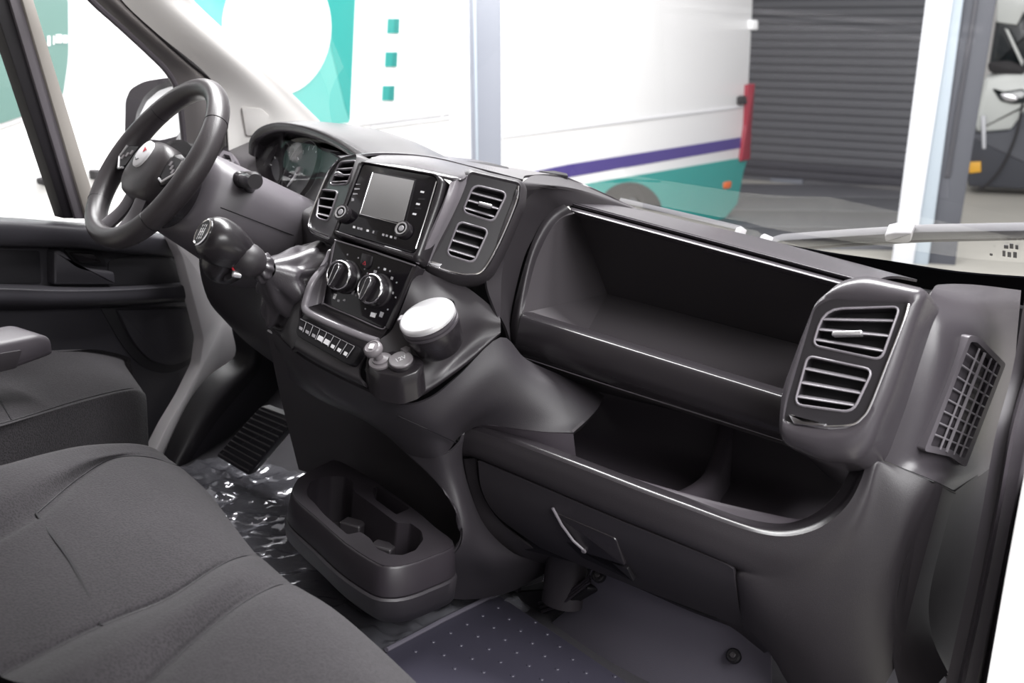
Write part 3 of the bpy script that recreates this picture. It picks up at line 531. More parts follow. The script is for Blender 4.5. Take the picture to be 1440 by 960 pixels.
# ------------------------------------------------------------------ climate panel
PC = Plane(Y(473, 337, -0.206), Y(587, 373, -0.206), Y(456, 423, -0.2265))
cl = empty('climate_panel', PC.P(500, 440), 'glossy black heater control panel with two silver-ringed rotary knobs', 'control panel')
n = PC.n
MB().plate(PC, fil([(474, 339), (582, 374), (544, 459), (537, 461), (458, 427), (456, 422)], [2, 2, 6, 5, 5, 6]), off=0.003, t=0.02, b=0.0008).build('faceplate', 'piano', cl)
MB().plate(PC, fil([(582, 374), (588, 376), (548, 464), (543, 460)], 1), off=0.003, t=0.02, b=0.0008).build('side_trim', 'smooth', cl)
MB().tube(crom([PC.P(*q) + n * 0.003 for q in ((473, 340), (457, 420), (459, 428), (500, 446), (536, 462), (544, 460))], 5), 0.0011, 8).build('edge_trim', 'satin', cl)
MB().tube([PC.P(*q) + n * 0.0035 for q in ((473, 338), (530, 355), (586, 374))], 0.0012, 8).build('top_trim', 'satin', cl)
for c in ((490, 390), (534, 409)):
    p = PC.P(*c)
    kn = MB().lathe(p, n, [(0.0245, 0.003), (0.0245, 0.006), (0.0225, 0.008), (0.0220, 0.020), (0.0205, 0.0225), (0.018, 0.0225)], 40).build('dial', 'smooth', cl, smooth=40)
    MB().lathe(p, n, [(0.0213, 0.020), (0.0218, 0.0232), (0.0200, 0.0248), (0.0185, 0.0238), (0.018, 0.0215)], 40, False, False).build('chrome_ring', 'chrome', kn, smooth=60)
    MB().lathe(p, n, [(0.0188, 0.0215), (0.0180, 0.0222)], 32, False, True).build('cap', 'black', kn)
    d = (PC.P(c[0] - 10, c[1] + 22) - p).normalized(); s2 = n.cross(d)
    op = [(-0.012, -0.0058), (-0.016, -0.003), (-0.017, 0), (-0.016, 0.003), (-0.012, 0.0058), (0.012, 0.0045), (0.019, 0.0018), (0.0195, 0), (0.019, -0.0018), (0.012, -0.0045)]
    MB().loft([[p + n * 0.021 + d * a + s2 * b for a, b in op], [p + n * 0.031 + d * a + s2 * b * 0.85 for a, b in op], [p + n * 0.034 + d * a * 0.9 + s2 * b * 0.55 for a, b in op]], True, False, True).build('grip', 'smooth', kn, smooth=40)
    MB().tube([p + n * 0.0335 + d * a * 0.92 + s2 * b * 0.72 for a, b in [(0.019, 0.002), (0.012, 0.0045), (-0.012, 0.0058), (-0.016, 0.003), (-0.017, 0), (-0.016, -0.003), (-0.012, -0.0058), (0.012, -0.0045), (0.019, -0.002)]], 0.0007, 6).build('grip_trim', 'chrome', kn)
    for i in range(9):
        a = math.radians(-150 + i * 37); q = p + n * 0.0036 + (PC.u * math.cos(a) + PC.v * math.sin(a)) * 0.0325
        MB().box(q, PC.u * 0.0011, PC.v * 0.0011, n * 0.0002).build('mark', 'printdim', cl)
hz = MB().plate(PC, fil([(513, 356), (527, 360), (524, 374), (519, 379), (510, 373)], 2), off=0.007, t=0.006, b=0.001).build('hazard_button', 'smooth', cl)
c_ = PC.P(517, 371) + n * 0.0074
MB().tube([c_ + PC.u * 0.0025 + PC.v * -0.002, c_ - PC.u * 0.0025 + PC.v * -0.002, c_ + PC.v * 0.0028, c_ + PC.u * 0.0025 + PC.v * -0.002], 0.0004, 5).build('triangle', 'red', hz)
for pts, m in ((((524, 439), (531, 441), (529, 447), (522, 445)), 'print_'), (((537, 438), (542, 440), (539, 447), (535, 445)), 'printdim'), (((542, 377), (545, 378), (544, 381), (541, 380)), 'print_'), (((528, 380), (532, 381), (531, 385), (527, 384)), 'printdim'),
               (((552, 389), (555, 390), (554, 394), (551, 393)), 'printdim'), (((553, 410), (556, 411), (555, 414), (552, 413)), 'printdim'), (((472, 413), (476, 414), (473, 421), (470, 420)), 'print_'), (((477, 421), (480, 422), (479, 425), (476, 424)), 'printdim'), (((485, 421), (488, 422), (487, 424), (484, 423)), 'printdim'), (((498, 408), (501, 409), (499, 415), (496, 414)), 'printdim')):
    mark(PC, list(pts), 0.0034, m, cl)

# ------------------------------------------------------------------ switch strip
PS = Plane(Y(424, 450, -0.2525), Y(513, 494, -0.2595), Y(420, 469, -0.262))
sw = empty('switch_strip', PS.P(460, 490), 'black strip of small push buttons with white symbols under the heater panel', 'switch panel')
n = PS.n
MB().plate(PS, fil([(427, 448), (513, 493), (511, 500), (500, 516), (490, 513), (423, 475), (421, 468)], [5, 5, 4, 6, 6, 6, 4]), off=0.009, t=0.02, b=0.001).build('housing', 'black', sw)
for i in range(8):
    a0, a1 = lp((428, 452), (505, 491), i / 8 + 0.008), lp((428, 452), (505, 491), (i + 1) / 8 - 0.008)
    b0, b1 = lp((424, 466), (494, 507), i / 8 + 0.008), lp((424, 466), (494, 507), (i + 1) / 8 - 0.008)
    kb = MB().plate(PS, [a0, a1, b1, b0], off=0.0108, t=0.004, b=0.0005).build('button', 'black', sw)
    MB().tube([PS.P(*a1) + n * 0.011, PS.P(*b1) + n * 0.011], 0.0005, 5).build('divider', 'printdim', sw)
    MB().tube([PS.P(*a0) + n * 0.011, PS.P(*a1) + n * 0.011], 0.0004, 5).build('button_edge', 'printdim', kb)
    q0, q1, q2, q3 = lp(a0, b0, 0.5), lp(a1, b1, 0.5), lp(a1, b1, 0.92), lp(a0, b0, 0.92)
    if i in (3, 4): pts = [lp(q0, q1, 0.1), lp(q0, q1, 0.9), lp(q3, q2, 0.95), lp(q3, q2, 0.05)]
    else: pts = [lp(lp(q0, q3, 0.35), lp(q1, q2, 0.35), 0.2), lp(lp(q0, q3, 0.35), lp(q1, q2, 0.35), 0.75), lp(q3, q2, 0.8), lp(q3, q2, 0.25)]
    mark(PS, pts, 0.0112, 'print_' if i in (3, 4, 5, 6, 7) else 'printdim', kb)

# ------------------------------------------------------------------ ashtray cup
axis = Vector((-0.12, -0.52, 0.80)).normalized()
pc = Y(602, 448, -0.236); u_ = Vector((1, 0, 0)); u_ = (u_ - axis * u_.dot(axis)).normalized()
ash = empty('ashtray', pc - axis * 0.05, 'round dark ashtray cup with shiny hinged lid on the console', 'ashtray')
R_ = 0.0390
MB().lathe(pc, axis, [(0.028, -0.052), (0.033, -0.046), (0.0385, -0.018), (R_ - 0.001, -0.014), (R_ - 0.001, -0.012)], 40).build('cup', 'smooth', ash, smooth=50)
MB().lathe(pc, axis, [(R_ - 0.002, -0.0125), (R_ + 0.0005, -0.0115), (R_ + 0.0005, -0.008), (R_ - 0.0018, -0.0072), (R_ - 0.0018, -0.0062), (R_ + 0.0005, -0.0055), (R_ + 0.0005, -0.002), (R_ - 0.0018, -0.0012), (R_ - 0.0018, -0.0002)], 40, False, False).build('ring', 'rubberg', ash, smooth=30)
lid = MB().lathe(pc, axis, [(R_, 0.0), (R_ + 0.0004, 0.004), (R_ - 0.001, 0.0068), (R_ - 0.0040, 0.0080), (0.03, 0.0084), (0.0, 0.0086)], 44, True, False).build('lid', 'lid', ash, smooth=50)
d = (Y(566, 463, -0.235) - pc); d = (d - axis * d.dot(axis)).normalized()
MB().box(pc + d * (R_ + 0.0015) + axis * 0.002, d * 0.0035, axis.cross(d) * 0.006, axis * 0.004).build('thumb_tab', 'satin', ash, bevel=0.001)
d2 = (Y(646, 440, -0.18) - pc); d2 = (d2 - axis * d2.dot(axis)).normalized()
MB().box(pc + d2 * (R_ + 0.002) - axis * 0.004, d2 * 0.0035, axis.cross(d2) * 0.008, axis * 0.005).build('hinge', 'black', ash, bevel=0.001)
# lighter and socket holder
so = empty('socket_block', Y(545, 530, -0.262), 'moulded block beside the switch strip holding lighter and power socket', 'socket holder')
sax = Vector((-0.05, -0.62, 0.78)).normalized()
PB = Plane(Y(517, 505, -0.268), Y(592, 512, -0.245), Y(545, 528, -0.279))
bo = fil([(520, 497), (540, 490), (585, 498), (597, 508), (588, 522), (562, 531), (530, 524), (517, 512)], [5, 4, 5, 6, 8, 8, 6, 5])
lo = PB.L(bo); nB = PB.n
MB().loft([[p - Vector((0, -0.006, 0.034)) - nB * 0.004 for p in inset(lo, -0.002, nB)], [p - Vector((0, -0.003, 0.016)) for p in inset(lo, -0.001, nB)], [p - nB * 0.002 for p in lo], [p for p in inset(lo, 0.002, nB)]], True, False, True).build('block', 'smooth', so, smooth=50)
lg = empty('cigarette_lighter', PB.P(535, 508), 'grey cigarette lighter knob standing in its socket beside the power socket', 'lighter')
p = PB.P(536, 509)
MB().lathe(p, nB, [(0.0165, 0.0), (0.0165, 0.003), (0.0140, 0.0045), (0.0115, 0.0045), (0.0115, 0.007), (0.008, 0.008), (0.0065, 0.009)], 30).build('collar', 'knobgrey', lg, smooth=35)
q = Y(525, 491, -0.282); ax2 = (q - p).normalized(); L2 = (q - p).length
MB().lathe(p, ax2, [(0.0068, 0.004), (0.0058, L2 - 0.012), (0.0075, L2 - 0.008), (0.0125, L2 - 0.004), (0.0132, L2), (0.0125, L2 + 0.004), (0.0095, L2 + 0.006), (0.009, L2 + 0.005), (0.0, L2 + 0.0055)], 30, True, False).build('knob', 'knobgrey', lg, smooth=50)
MB().box(q + ax2 * 0.0062, PB.u * 0.003, (ax2.cross(PB.u)) * 0.004, ax2 * 0.0004).build('symbol', 'print_', lg)
sk = empty('power_socket', PB.P(566, 512), 'grey flip cap of the 12V power socket beside the ashtray', 'power socket')
p = PB.P(565, 511)
MB().lathe(p, nB, [(0.0185, 0.0), (0.0185, 0.004), (0.0175, 0.0055)], 32).build('ring', 'smooth', sk, smooth=40)
MB().lathe(p, nB, [(0.0165, 0.005), (0.0165, 0.0075), (0.0155, 0.0085)], 32).build('cap', 'knobgrey', sk, smooth=40)
MB().plate(PB, fil([(564, 497), (573, 493), (579, 496), (573, 504)], 1.5), off=0.0095, t=0.008, b=0.001).build('flap', 'knobgrey', sk)
text_mesh('text', '12V', 0.010, p + nB * 0.0087, PB.P(570, 506) - PB.P(556, 512), PB.P(560, 504) - PB.P(563, 512), 'print_', sk)
# ------------------------------------------------------------------ steering wheel
wt, wy = 0.575, -0.323
WN = Vector((math.sin(wy) * math.cos(wt), -math.cos(wy) * math.cos(wt), math.sin(wt)))
WU = WN.cross(Vector((0, 0, 1))).normalized()
if WU.x < 0: WU = -WU
WV = WN.cross(WU)
if WV.z < 0: WV = -WV
WC = Vector((-0.50, -0.178, 0.734))
def W(u, v, h=0.0): return WC + WU * u + WV * v + WN * h
st = empty('steering_wheel', WC, 'black leather three-spoke steering wheel with oval badge on the hub', 'steering wheel')
N = 72; rim = []
for i in range(N):
    a = 2 * math.pi * i / N; ru, rv = math.cos(a), math.sin(a)
    R0 = 0.151; fl = 1 - 0.05 * max(0, -rv) ** 4
    rt = 0.0172 + 0.0015 * max(0, math.cos(2 * a)) ** 2
    rim.append([W(ru * (R0 + rt * math.cos(b)), rv * (R0 + rt * math.cos(b)) * fl, rt * 1.12 * math.sin(b)) for b in (2 * math.pi * k / 20 for k in range(20))])
MB().loft(rim + [rim[0]], True).build('rim', 'leather', st, smooth=70)
for a in (math.radians(38), math.radians(142), math.radians(-38), math.radians(218)):
    MB().tube([W(math.cos(a) * (0.151 + 0.0172 * math.cos(b)), math.sin(a) * (0.151 + 0.0172 * math.cos(b)), 0.0192 * math.sin(b)) for b in (2 * math.pi * k / 24 for k in range(25))], 0.0007, 6).build('stitch_seam', 'black', st)
def sup(a, b, e, n=40): return [(a * math.copysign(abs(math.cos(t)) ** e, math.cos(t)), b * math.copysign(abs(math.sin(t)) ** e, math.sin(t))) for t in (2 * math.pi * k / n for k in range(n))]
pad = [(x, y * (0.85 if y > 0 else 1.05) - 0.006) for x, y in sup(0.068, 0.056, 0.75)]
MB().loft([[W(x * k, y * k - 0.004, h) for x, y in pad] for k, h in ((0.86, -0.06), (1.0, -0.03), (1.0, -0.004), (0.95, 0.010), (0.82, 0.018), (0.5, 0.0225), (0.1, 0.024))], True, True, True).build('hub', 'leather', st, smooth=70)
ov = sup(0.021, 0.025, 1.0, 32)
bd = MB().loft([[W(x, y + 0.002, 0.022) for x, y in ov], [W(x, y + 0.002, 0.0275) for x, y in ov], [W(x * 0.9, y * 0.9 + 0.002, 0.029) for x, y in ov]], True, True, True).build('badge', 'print_', st, smooth=40)
MB().loft([[W(x, y, 0.0292) for x, y in ((-0.002, 0.014), (0.013, 0.009), (0.003, 0.004))], [W(x, y, 0.0296) for x, y in ((-0.002, 0.014), (0.013, 0.009), (0.003, 0.004))]], True, False, True).build('red_mark', 'red', bd)
MB().tube([W(-0.013, -0.008, 0.0292), W(-0.004, -0.012, 0.0294), W(0.004, -0.009, 0.0294)], 0.0008, 5).build('mark_line', 'dial', bd)
for s in (-1, 1):
    rows = [[W(s * u, v + sk, h) for u, v, h in ((0.060, hw, -0.004), (0.085, hw * 0.8, -0.006), (0.115, hw * 0.72, -0.004), (0.142, hw * 0.85, 0.0))] for hw, sk in ((0.030, 0.0), (-0.034, 0.0))]
    top = rows[0]; bot = rows[1]
    MB().grid([top, [lerp(a, b, 0.25) + WN * 0.012 for a, b in zip(top, bot)], [lerp(a, b, 0.75) + WN * 0.012 for a, b in zip(top, bot)], bot, [lerp(a, b, 0.5) - WN * 0.02 for a, b in zip(top, bot)], top], 5, 4).build('spoke', 'smooth', st, smooth=60)
    c = [W(s * u, v, 0.0075) for u, v in ((0.078, 0.018), (0.118, 0.014), (0.122, -0.012), (0.098, -0.026), (0.080, -0.020))]
    kp = MB().loft([c, [p + WN * 0.004 for p in c]], True, True, True).build('keypad', 'black', st)
    MB().tube([W(s * u, v, 0.012) for u, v in ((0.124, 0.014), (0.126, -0.010), (0.098, -0.030), (0.082, -0.026))], 0.0022, 8).build('keypad_trim', 'silver', st)
    for q in range(3): MB().box(W(s * (0.088 + 0.012 * q), 0.004 - 0.006 * q, 0.0118), WU * 0.004, WV * 0.004, WN * 0.001).build('key', 'knobgrey', st)
for s in (-1, 1):
    p0 = [W(s * u, v, h) for u, v, h in ((0.040, -0.050, -0.004), (0.046, -0.085, -0.008), (0.058, -0.112, -0.004), (0.070, -0.130, 0.0))]
    p1 = [W(s * u, v, h) for u, v, h in ((0.004, -0.056, -0.004), (0.008, -0.088, -0.008), (0.014, -0.122, -0.004), (0.020, -0.142, 0.0))]
    MB().grid([p0, [lerp(a, b, 0.5) + WN * 0.009 for a, b in zip(p0, p1)], p1, [lerp(a, b, 0.5) - WN * 0.012 for a, b in zip(p0, p1)], p0], 5, 4).build('lower_spoke', 'shroud', st, smooth=60)
# column
co = empty('steering_column', W(0, 0, -0.30), 'grey plastic steering column cover behind the steering wheel', 'steering column')
CD = Vector((0.10, 0.86, -0.30)).normalized(); CU = Vector((1, -0.1, 0)); CU = (CU - CD * CU.dot(CD)).normalized(); CV = CU.cross(CD)
if CV.z < 0: CV = -CV
cs = sup(1, 1, 0.7, 40)
C0 = W(0, -0.01, -0.045)
MB().loft([[C0 + CD * d + CU * (x * a) + CV * (y * b + sh_) for x, y in cs] for d, a, b, sh_ in ((0.0, 0.055, 0.050, 0), (0.005, 0.078, 0.066, 0), (0.02, 0.098, 0.076, -0.005), (0.09, 0.112, 0.082, -0.012), (0.16, 0.125, 0.088, -0.02), (0.24, 0.150, 0.10, -0.035), (0.32, 0.18, 0.12, -0.05))], True, True, True).build('shroud', 'shroud', co, smooth=70)
MB().lathe(C0 + CD * -0.018, CD, [(0.060, 0.0), (0.074, 0.004), (0.076, 0.018)], 40).build('switch_ring', 'smooth', co, smooth=40)
MB().tube([C0 + CD * d + CU * (0.112 + (d - 0.09) * 0.19) + CV * -0.016 for d in (0.03, 0.1, 0.17)], 0.0008, 5).build('seam', 'black', co)
sq = empty('wiper_stalk', Y(350, 262, -0.085), 'black control stalk with round grey end sticking out of the steering column', 'stalk')
b0, b1 = Y(349, 272, -0.06), Y(352, 254, -0.105)
MB().lathe(Y(351, 273, -0.066), (CAM - b0) + Vector((0.3, 0.0, 0.0)), [(0.021, -0.006), (0.0225, 0.003), (0.0195, 0.003), (0.0185, -0.002)], 28, False, True).build('socket', 'rubber', sq, smooth=40)
MB().tube([b0, lerp(b0, b1, 0.5), b1], [0.011, 0.010, 0.011], 16).build('arm', 'smooth', sq)
e1 = Y(333, 252, -0.09); e2 = Y(357, 254, -0.115); e3 = Y(359, 255, -0.125)
MB().tube([e1, lerp(e1, e2, 0.3), lerp(e1, e2, 0.35), lerp(e1, e2, 0.6), lerp(e1, e2, 0.65), e2, e3], [0.013, 0.0145, 0.0125, 0.0125, 0.015, 0.015, 0.012], 20).build('grip', 'smooth', sq, smooth=40)
# ------------------------------------------------------------------ instrument cluster
ic = empty('instrument_cluster', Y(430, 280, 0.10), 'hooded instrument cluster with round dial and white needle behind steering wheel', 'instrument cluster')
ho = Yl([(354, 214, 0.20), (356, 194, 0.20), (370, 178, 0.19), (398, 171, 0.17), (440, 177, 0.13), (478, 191, 0.08), (508, 207, 0.035), (532, 220, 0.0)])
hi = Yl([(364, 222, 0.20), (368, 204, 0.20), (381, 193, 0.19), (402, 188, 0.17), (437, 193, 0.13), (470, 206, 0.08), (494, 220, 0.035), (505, 232, 0.0)])
bk = Vector((0.03, 0.17, 0.0))
MB().grid([[p + bk + Vector((0, 0.1, -0.05)) for p in ho], [p + bk + Vector((0, 0, -0.004)) for p in ho], [p + bk * 0.4 + Vector((0, 0, 0.004)) for p in ho], ho, [lerp(a, b, 0.3) - Vector((0, 0.012, 0)) for a, b in zip(ho, hi)], [lerp(a, b, 0.75) - Vector((0, 0.010, 0)) for a, b in zip(ho, hi)], hi, [p + bk * 0.25 - Vector((0, 0, 0.01)) for p in hi], [p + bk * 0.75 - Vector((0, 0, 0.03)) for p in hi]], 5, 4).build('hood', 'smooth', ic, smooth=70)
IC = Plane(Y(398, 200, 0.20), Y(470, 222, 0.11), Y(392, 285, 0.13))
MB().plate(IC, fil([(380, 190), (490, 215), (478, 300), (400, 310), (372, 260)], 8), off=-0.008, t=0.01, b=0).build('back_plate', 'dial', ic)
for c, r in (((422, 240), 0.056), ((388, 236), 0.05)):
    MB().lathe(IC.P(*c), IC.n, [(r, -0.006), (r + 0.002, 0.003), (r + 0.004, 0.003), (r + 0.005, -0.006)], 44, False, False).build('dial_ring', 'dash', ic, smooth=40)
    for i in range(13):
        a = math.radians(-40 + i * 21.6); q = IC.P(*c) + (IC.u * math.cos(a) + IC.v * math.sin(a)) * (r - 0.007) - IC.n * 0.0065
        MB().box(q, (IC.u * math.cos(a) + IC.v * math.sin(a)) * 0.004, (IC.v * math.cos(a) - IC.u * math.sin(a)) * 0.0008, IC.n * 0.0004).build('tick', 'print_', ic)
nd = IC.P(421, 240)
MB().tube([IC.P(404, 262), lerp(IC.P(404, 262), nd, 0.6), nd + IC.n * 0.002], [0.0012, 0.0025, 0.003], 8).build('needle', 'print_', ic)
MB().lathe(nd, IC.n, [(0.008, -0.005), (0.008, 0.003), (0.006, 0.005)], 20).build('needle_hub', 'knobgrey', ic)
MB().grid([Yl([(396, 196, 0.19), (440, 204, 0.14), (482, 216, 0.08)]), Yl([(396, 240, 0.16), (436, 250, 0.11), (474, 262, 0.045)]), Yl([(398, 285, 0.10), (430, 291, 0.05), (462, 297, -0.01)])], 6, 6).build('lens', 'lens', ic)
sheet('surround', [[(358, 214, 0.205), (368, 206, 0.21), (385, 196, 0.21), (398, 192, 0.19)], [(362, 240, 0.18), (374, 238, 0.19), (388, 236, 0.20), (397, 236, 0.17)], [(372, 268, 0.13), (382, 270, 0.14), (392, 272, 0.14), (400, 274, 0.12)], [(384, 292, 0.07), (394, 292, 0.08), (402, 292, 0.09), (412, 292, 0.08)]], 'smooth', ic, 5, 5, smooth=60)
sheet('lower_surround', [[(384, 276, 0.10), (410, 282, 0.09), (438, 290, 0.04), (470, 300, -0.05)], [(392, 292, 0.04), (415, 298, 0.03), (440, 306, -0.02), (466, 314, -0.08)], [(402, 320, 0.03), (420, 335, 0.02), (440, 350, -0.03), (466, 350, -0.09)], [(420, 370, 0.02), (434, 375, 0.0), (450, 380, -0.05), (475, 385, -0.10)]], 'dash', ic, 5, 5, smooth=60)
# driver side dash
ds = dash
sheet('driver_top', [[(296, 214, 0.26), (320, 203, 0.29), (345, 198, 0.30), (372, 196, 0.30)], [(292, 232, 0.20), (312, 226, 0.21), (338, 221, 0.22), (362, 217, 0.22)], [(290, 252, 0.15), (312, 252, 0.15), (336, 247, 0.16), (362, 240, 0.18)], [(290, 290, 0.12), (320, 290, 0.12), (345, 280, 0.12), (372, 268, 0.13)]], 'dashtop', ds, 5, 5, smooth=60)
SV = Plane(Y(305, 218, 0.18), Y(332, 222, 0.18), Y(306, 242, 0.155))
sv = empty('air_vent', SV.P(318, 236), 'small five-sided air vent beside the driver side pillar', 'air vent', G)
so_ = fil([(306, 228), (316, 214), (328, 217), (333, 228), (322, 244), (306, 240)], 2); si_ = fil([(310, 229), (317, 219), (325, 221), (328, 229), (319, 239), (311, 236)], 1.5)
holed(MB(), SV, so_, [si_], 0.006, 0.02, 0.015).build('frame', 'satin', sv); MB().plate(SV, si_, off=-0.006, t=0.002, b=0).build('duct', 'hole', sv)
slats(SV, [(312, 222), (326, 224), (321, 237), (311, 235)], 3, 0.2, 0.8, sv, depth=0.01, off=0.0)
sheet('knee_panel', [[(300, 300, 0.05), (360, 320, 0.03), (430, 350, -0.02), (470, 385, -0.08)], [(280, 360, 0.05), (330, 395, 0.02), (390, 420, -0.05), (440, 420, -0.10)], [(292, 420, 0.07), (325, 452, 0.04), (370, 478, -0.06), (412, 490, -0.12)], [(320, 455, 0.16), (345, 480, 0.14), (385, 510, 0.05), (425, 530, -0.02)]], 'dash2', ds, 5, 5, smooth=60)
MB().tube(Yl([(328, 433, 0.035), (342, 448, 0.025), (362, 466, -0.02)]), [0.002, 0.004, 0.003], 8).build('knee_highlight', 'satin', ds)  # satin tube painting the highlight along the lower panel edge
# ------------------------------------------------------------------ gear lever
gl = empty('gear_lever', Y(430, 420, -0.17), 'gear lever with round shift-pattern knob and gathered leather boot', 'gear lever')
kp_, bp_ = Y(306, 338, -0.350), Y(430, 395, -0.165)
cb = Y(348, 366, -0.315); ax = Vector((-0.32, -0.82, 0.46)).normalized()
MB().lathe(kp_, ax, [(0.010, -0.060), (0.018, -0.052), (0.026, -0.038), (0.0315, -0.018), (0.033, -0.004), (0.0325, 0.006), (0.029, 0.016), (0.024, 0.0215), (0.0205, 0.0235)], 36).build('knob', 'smooth', gl, smooth=70)
MB().lathe(kp_, ax, [(0.0195, 0.0235), (0.0205, 0.0252), (0.0185, 0.0262), (0.0175, 0.0250)], 36, False, False).build('knob_ring', 'chrome', gl, smooth=50)
MB().lathe(kp_, ax, [(0.0178, 0.0235), (0.0178, 0.0250), (0.017, 0.0256)], 36).build('pattern_disc', 'black', gl)
xr = Vector((1, 0, 0)); xr = (xr - ax * xr.dot(ax)).normalized(); yr = ax.cross(xr)
if yr.z < 0: yr = -yr
c = kp_ + ax * 0.0258
pb = MB()
for i in (-1, 0, 1): pb.box(c + xr * (i * 0.006), xr * 0.0007, yr * 0.006, ax * 0.0003)
pb.box(c, xr * 0.0065, yr * 0.0007, ax * 0.0003); pb.build('shift_pattern', 'print_', gl)
for i, (s, dx, dy) in enumerate((('1', -6, 9), ('3', 0, 9.5), ('5', 6, 9), ('2', -6, -9), ('4', 0, -9.5), ('6', 6, -9))):
    text_mesh('text', s, 0.0052, c + xr * dx * 0.001 + yr * dy * 0.001, xr, yr, 'print_', gl)
MB().tube(crom([kp_ - ax * 0.02, Y(308, 368, -0.33), Y(322, 382, -0.315), cb], 5), [0.026] * 6 + [0.025, 0.024, 0.022, 0.020, 0.018, 0.016, 0.015, 0.014, 0.014, 0.014], 18).build('stem', 'smooth', gl, smooth=70)
ad = (bp_ - cb).normalized()
MB().lathe(cb, ad, [(0.004, -0.026), (0.015, -0.021), (0.0225, -0.010), (0.0250, 0.002), (0.0225, 0.014), (0.016, 0.021)], 28).build('collar', 'dash', gl, smooth=70)
fl_ = Y(370, 377, -0.275)
MB().loft([[fl_ + ad * h + (xr * math.cos(a) + ad.cross(xr) * math.sin(a)) * (r * (1 + 0.10 * math.cos(9 * a))) for a in (2 * math.pi * k / 72 for k in range(72))] for r, h in ((0.014, -0.014), (0.021, -0.008), (0.0245, 0.0), (0.022, 0.008), (0.017, 0.014))], True, True, True).build('gathered_ring', 'leather2', gl, smooth=70)
rr_ = Y(331, 371, -0.335)
MB().tube([rr_ + (Vector((0.2, 0.5, 0.1)) * math.cos(a) * 0.008 + Vector((0, 0, 1)) * math.sin(a) * 0.0095) for a in (2 * math.pi * k / 24 for k in range(25))], 0.0014, 6).build('red_ring', 'red', gl)
MB().lathe(rr_ - Vector((0, 0, 0.014)), Vector((-0.5, -1, 0.2)), [(0.005, -0.008), (0.005, 0.003), (0.0035, 0.004)], 14).build('release_pin', 'silver', gl)
base = Yl([(470, 348, -0.15), (474, 372, -0.17), (458, 405, -0.20), (436, 440, -0.215), (410, 462, -0.215), (384, 458, -0.20), (370, 432, -0.18), (378, 395, -0.16), (400, 362, -0.14), (436, 345, -0.135)])
bl = ang(resamp(crom(base, 6, True), 96), sum(base, Vector()) / 10, Plane(base[0], base[4], base[7]))
r0_ = fl_ + ad * 0.008; a0 = bl[0] - sum(bl, Vector()) / 96; a0 = (a0 - ad * a0.dot(ad)).normalized(); a1 = ad.cross(a0)
pn = Plane(base[0], base[4], base[7]).n
if a1.dot(bl[24] - sum(bl, Vector()) / 96) < 0: a1 = -a1
ring0 = [r0_ + (a0 * math.cos(2 * math.pi * k / 96) + a1 * math.sin(2 * math.pi * k / 96)) * 0.016 for k in range(96)]
loops = []
for j in range(15):
    t = j / 14; bulge = math.sin(math.pi * t) * 0.55
    c_ = lerp(sum(ring0, Vector()) / 96, sum(bl, Vector()) / 96, t); lo = []
    for k in range(96):
        p = lerp(ring0[k], bl[k], t ** 0.6); a = 2 * math.pi * k / 96
        f = 1 + math.sin(math.pi * t) ** 0.7 * (0.02 + 0.13 * math.sin(5 * a + 1.0 + 5 * t) + 0.10 * math.sin(8 * a - 6 * t) + 0.10 * math.sin(3 * a + 9 * t))
        lo.append(c_ + (p - c_) * f)
    loops.append(lo)
MB().loft(loops, True).build('boot', 'leather2', gl, smooth=80)
MB().tube(bl + [bl[0]], 0.004, 8, False).build('boot_frame', 'dash', gl, smooth=60)
# ------------------------------------------------------------------ cab floor
def Zl(l): return [Z(*p) for p in l]
FZ = 0.08
fl = MB(); nx, ny = 40, 30; rows = []
for j in range(ny + 1):
    y_ = -1.3 + 1.9 * j / ny; row = []
    for i in range(nx + 1):
        x_ = -0.86 + 1.72 * i / nx; t = max(0.0, (y_ - 0.12) / 0.45)
        row.append(Vector((x_, y_, FZ + (0.26 * t * t if x_ < -0.05 else 0.10 * t * t))))
    rows.append(row)
struct(fl.loft(rows, closed=False).build('floor', 'carpet', None, smooth=60, solid=0.02))
# protective film
MZ = Plane(Vector((0, 0, FZ + 0.014)), Vector((1, 0, FZ + 0.014)), Vector((0, 1, FZ + 0.014)))
mo_ = MZ.L([(548, 919), (700, 841), (766, 886), (896, 975), (975, 1040), (700, 1150), (560, 1060)])
def inside(p):
    c = False
    for a, b in zip(mo_, mo_[1:] + mo_[:1]):
        if (a.y > p.y) != (b.y > p.y) and p.x < (b.x - a.x) * (p.y - a.y) / (b.y - a.y) + a.x: c = not c
    return c
fm = bpy.data.materials.new('clear_film'); fm.use_nodes = True; nt = fm.node_tree; nt.nodes.clear()
out = nt.nodes.new('ShaderNodeOutputMaterial'); tr = nt.nodes.new('ShaderNodeBsdfTransparent'); glo = nt.nodes.new('ShaderNodeBsdfGlossy'); mx = nt.nodes.new('ShaderNodeMixShader')
schlick(nt, mx.inputs[0], 0.16); glo.inputs['Roughness'].default_value = 0.1; tr.inputs['Color'].default_value = (0.93, 0.93, 0.96, 1); glo.inputs['Color'].default_value = (0.8, 0.8, 0.84, 1)
di = nt.nodes.new('ShaderNodeBsdfDiffuse'); di.inputs['Color'].default_value = (0.5, 0.5, 0.56, 1); m2 = nt.nodes.new('ShaderNodeMixShader'); m2.inputs[0].default_value = 0.14
nt.links.new(tr.outputs[0], m2.inputs[1]); nt.links.new(di.outputs[0], m2.inputs[2]); nt.links.new(m2.outputs[0], mx.inputs[1]); nt.links.new(glo.outputs[0], mx.inputs[2]); nt.links.new(mx.outputs[0], out.inputs[0])
rf = random.Random(3); waves = [(rf.uniform(15, 60), rf.uniform(0, 6.28), rf.uniform(0, 6.28), rf.uniform(0.4, 1.0)) for _ in range(14)]
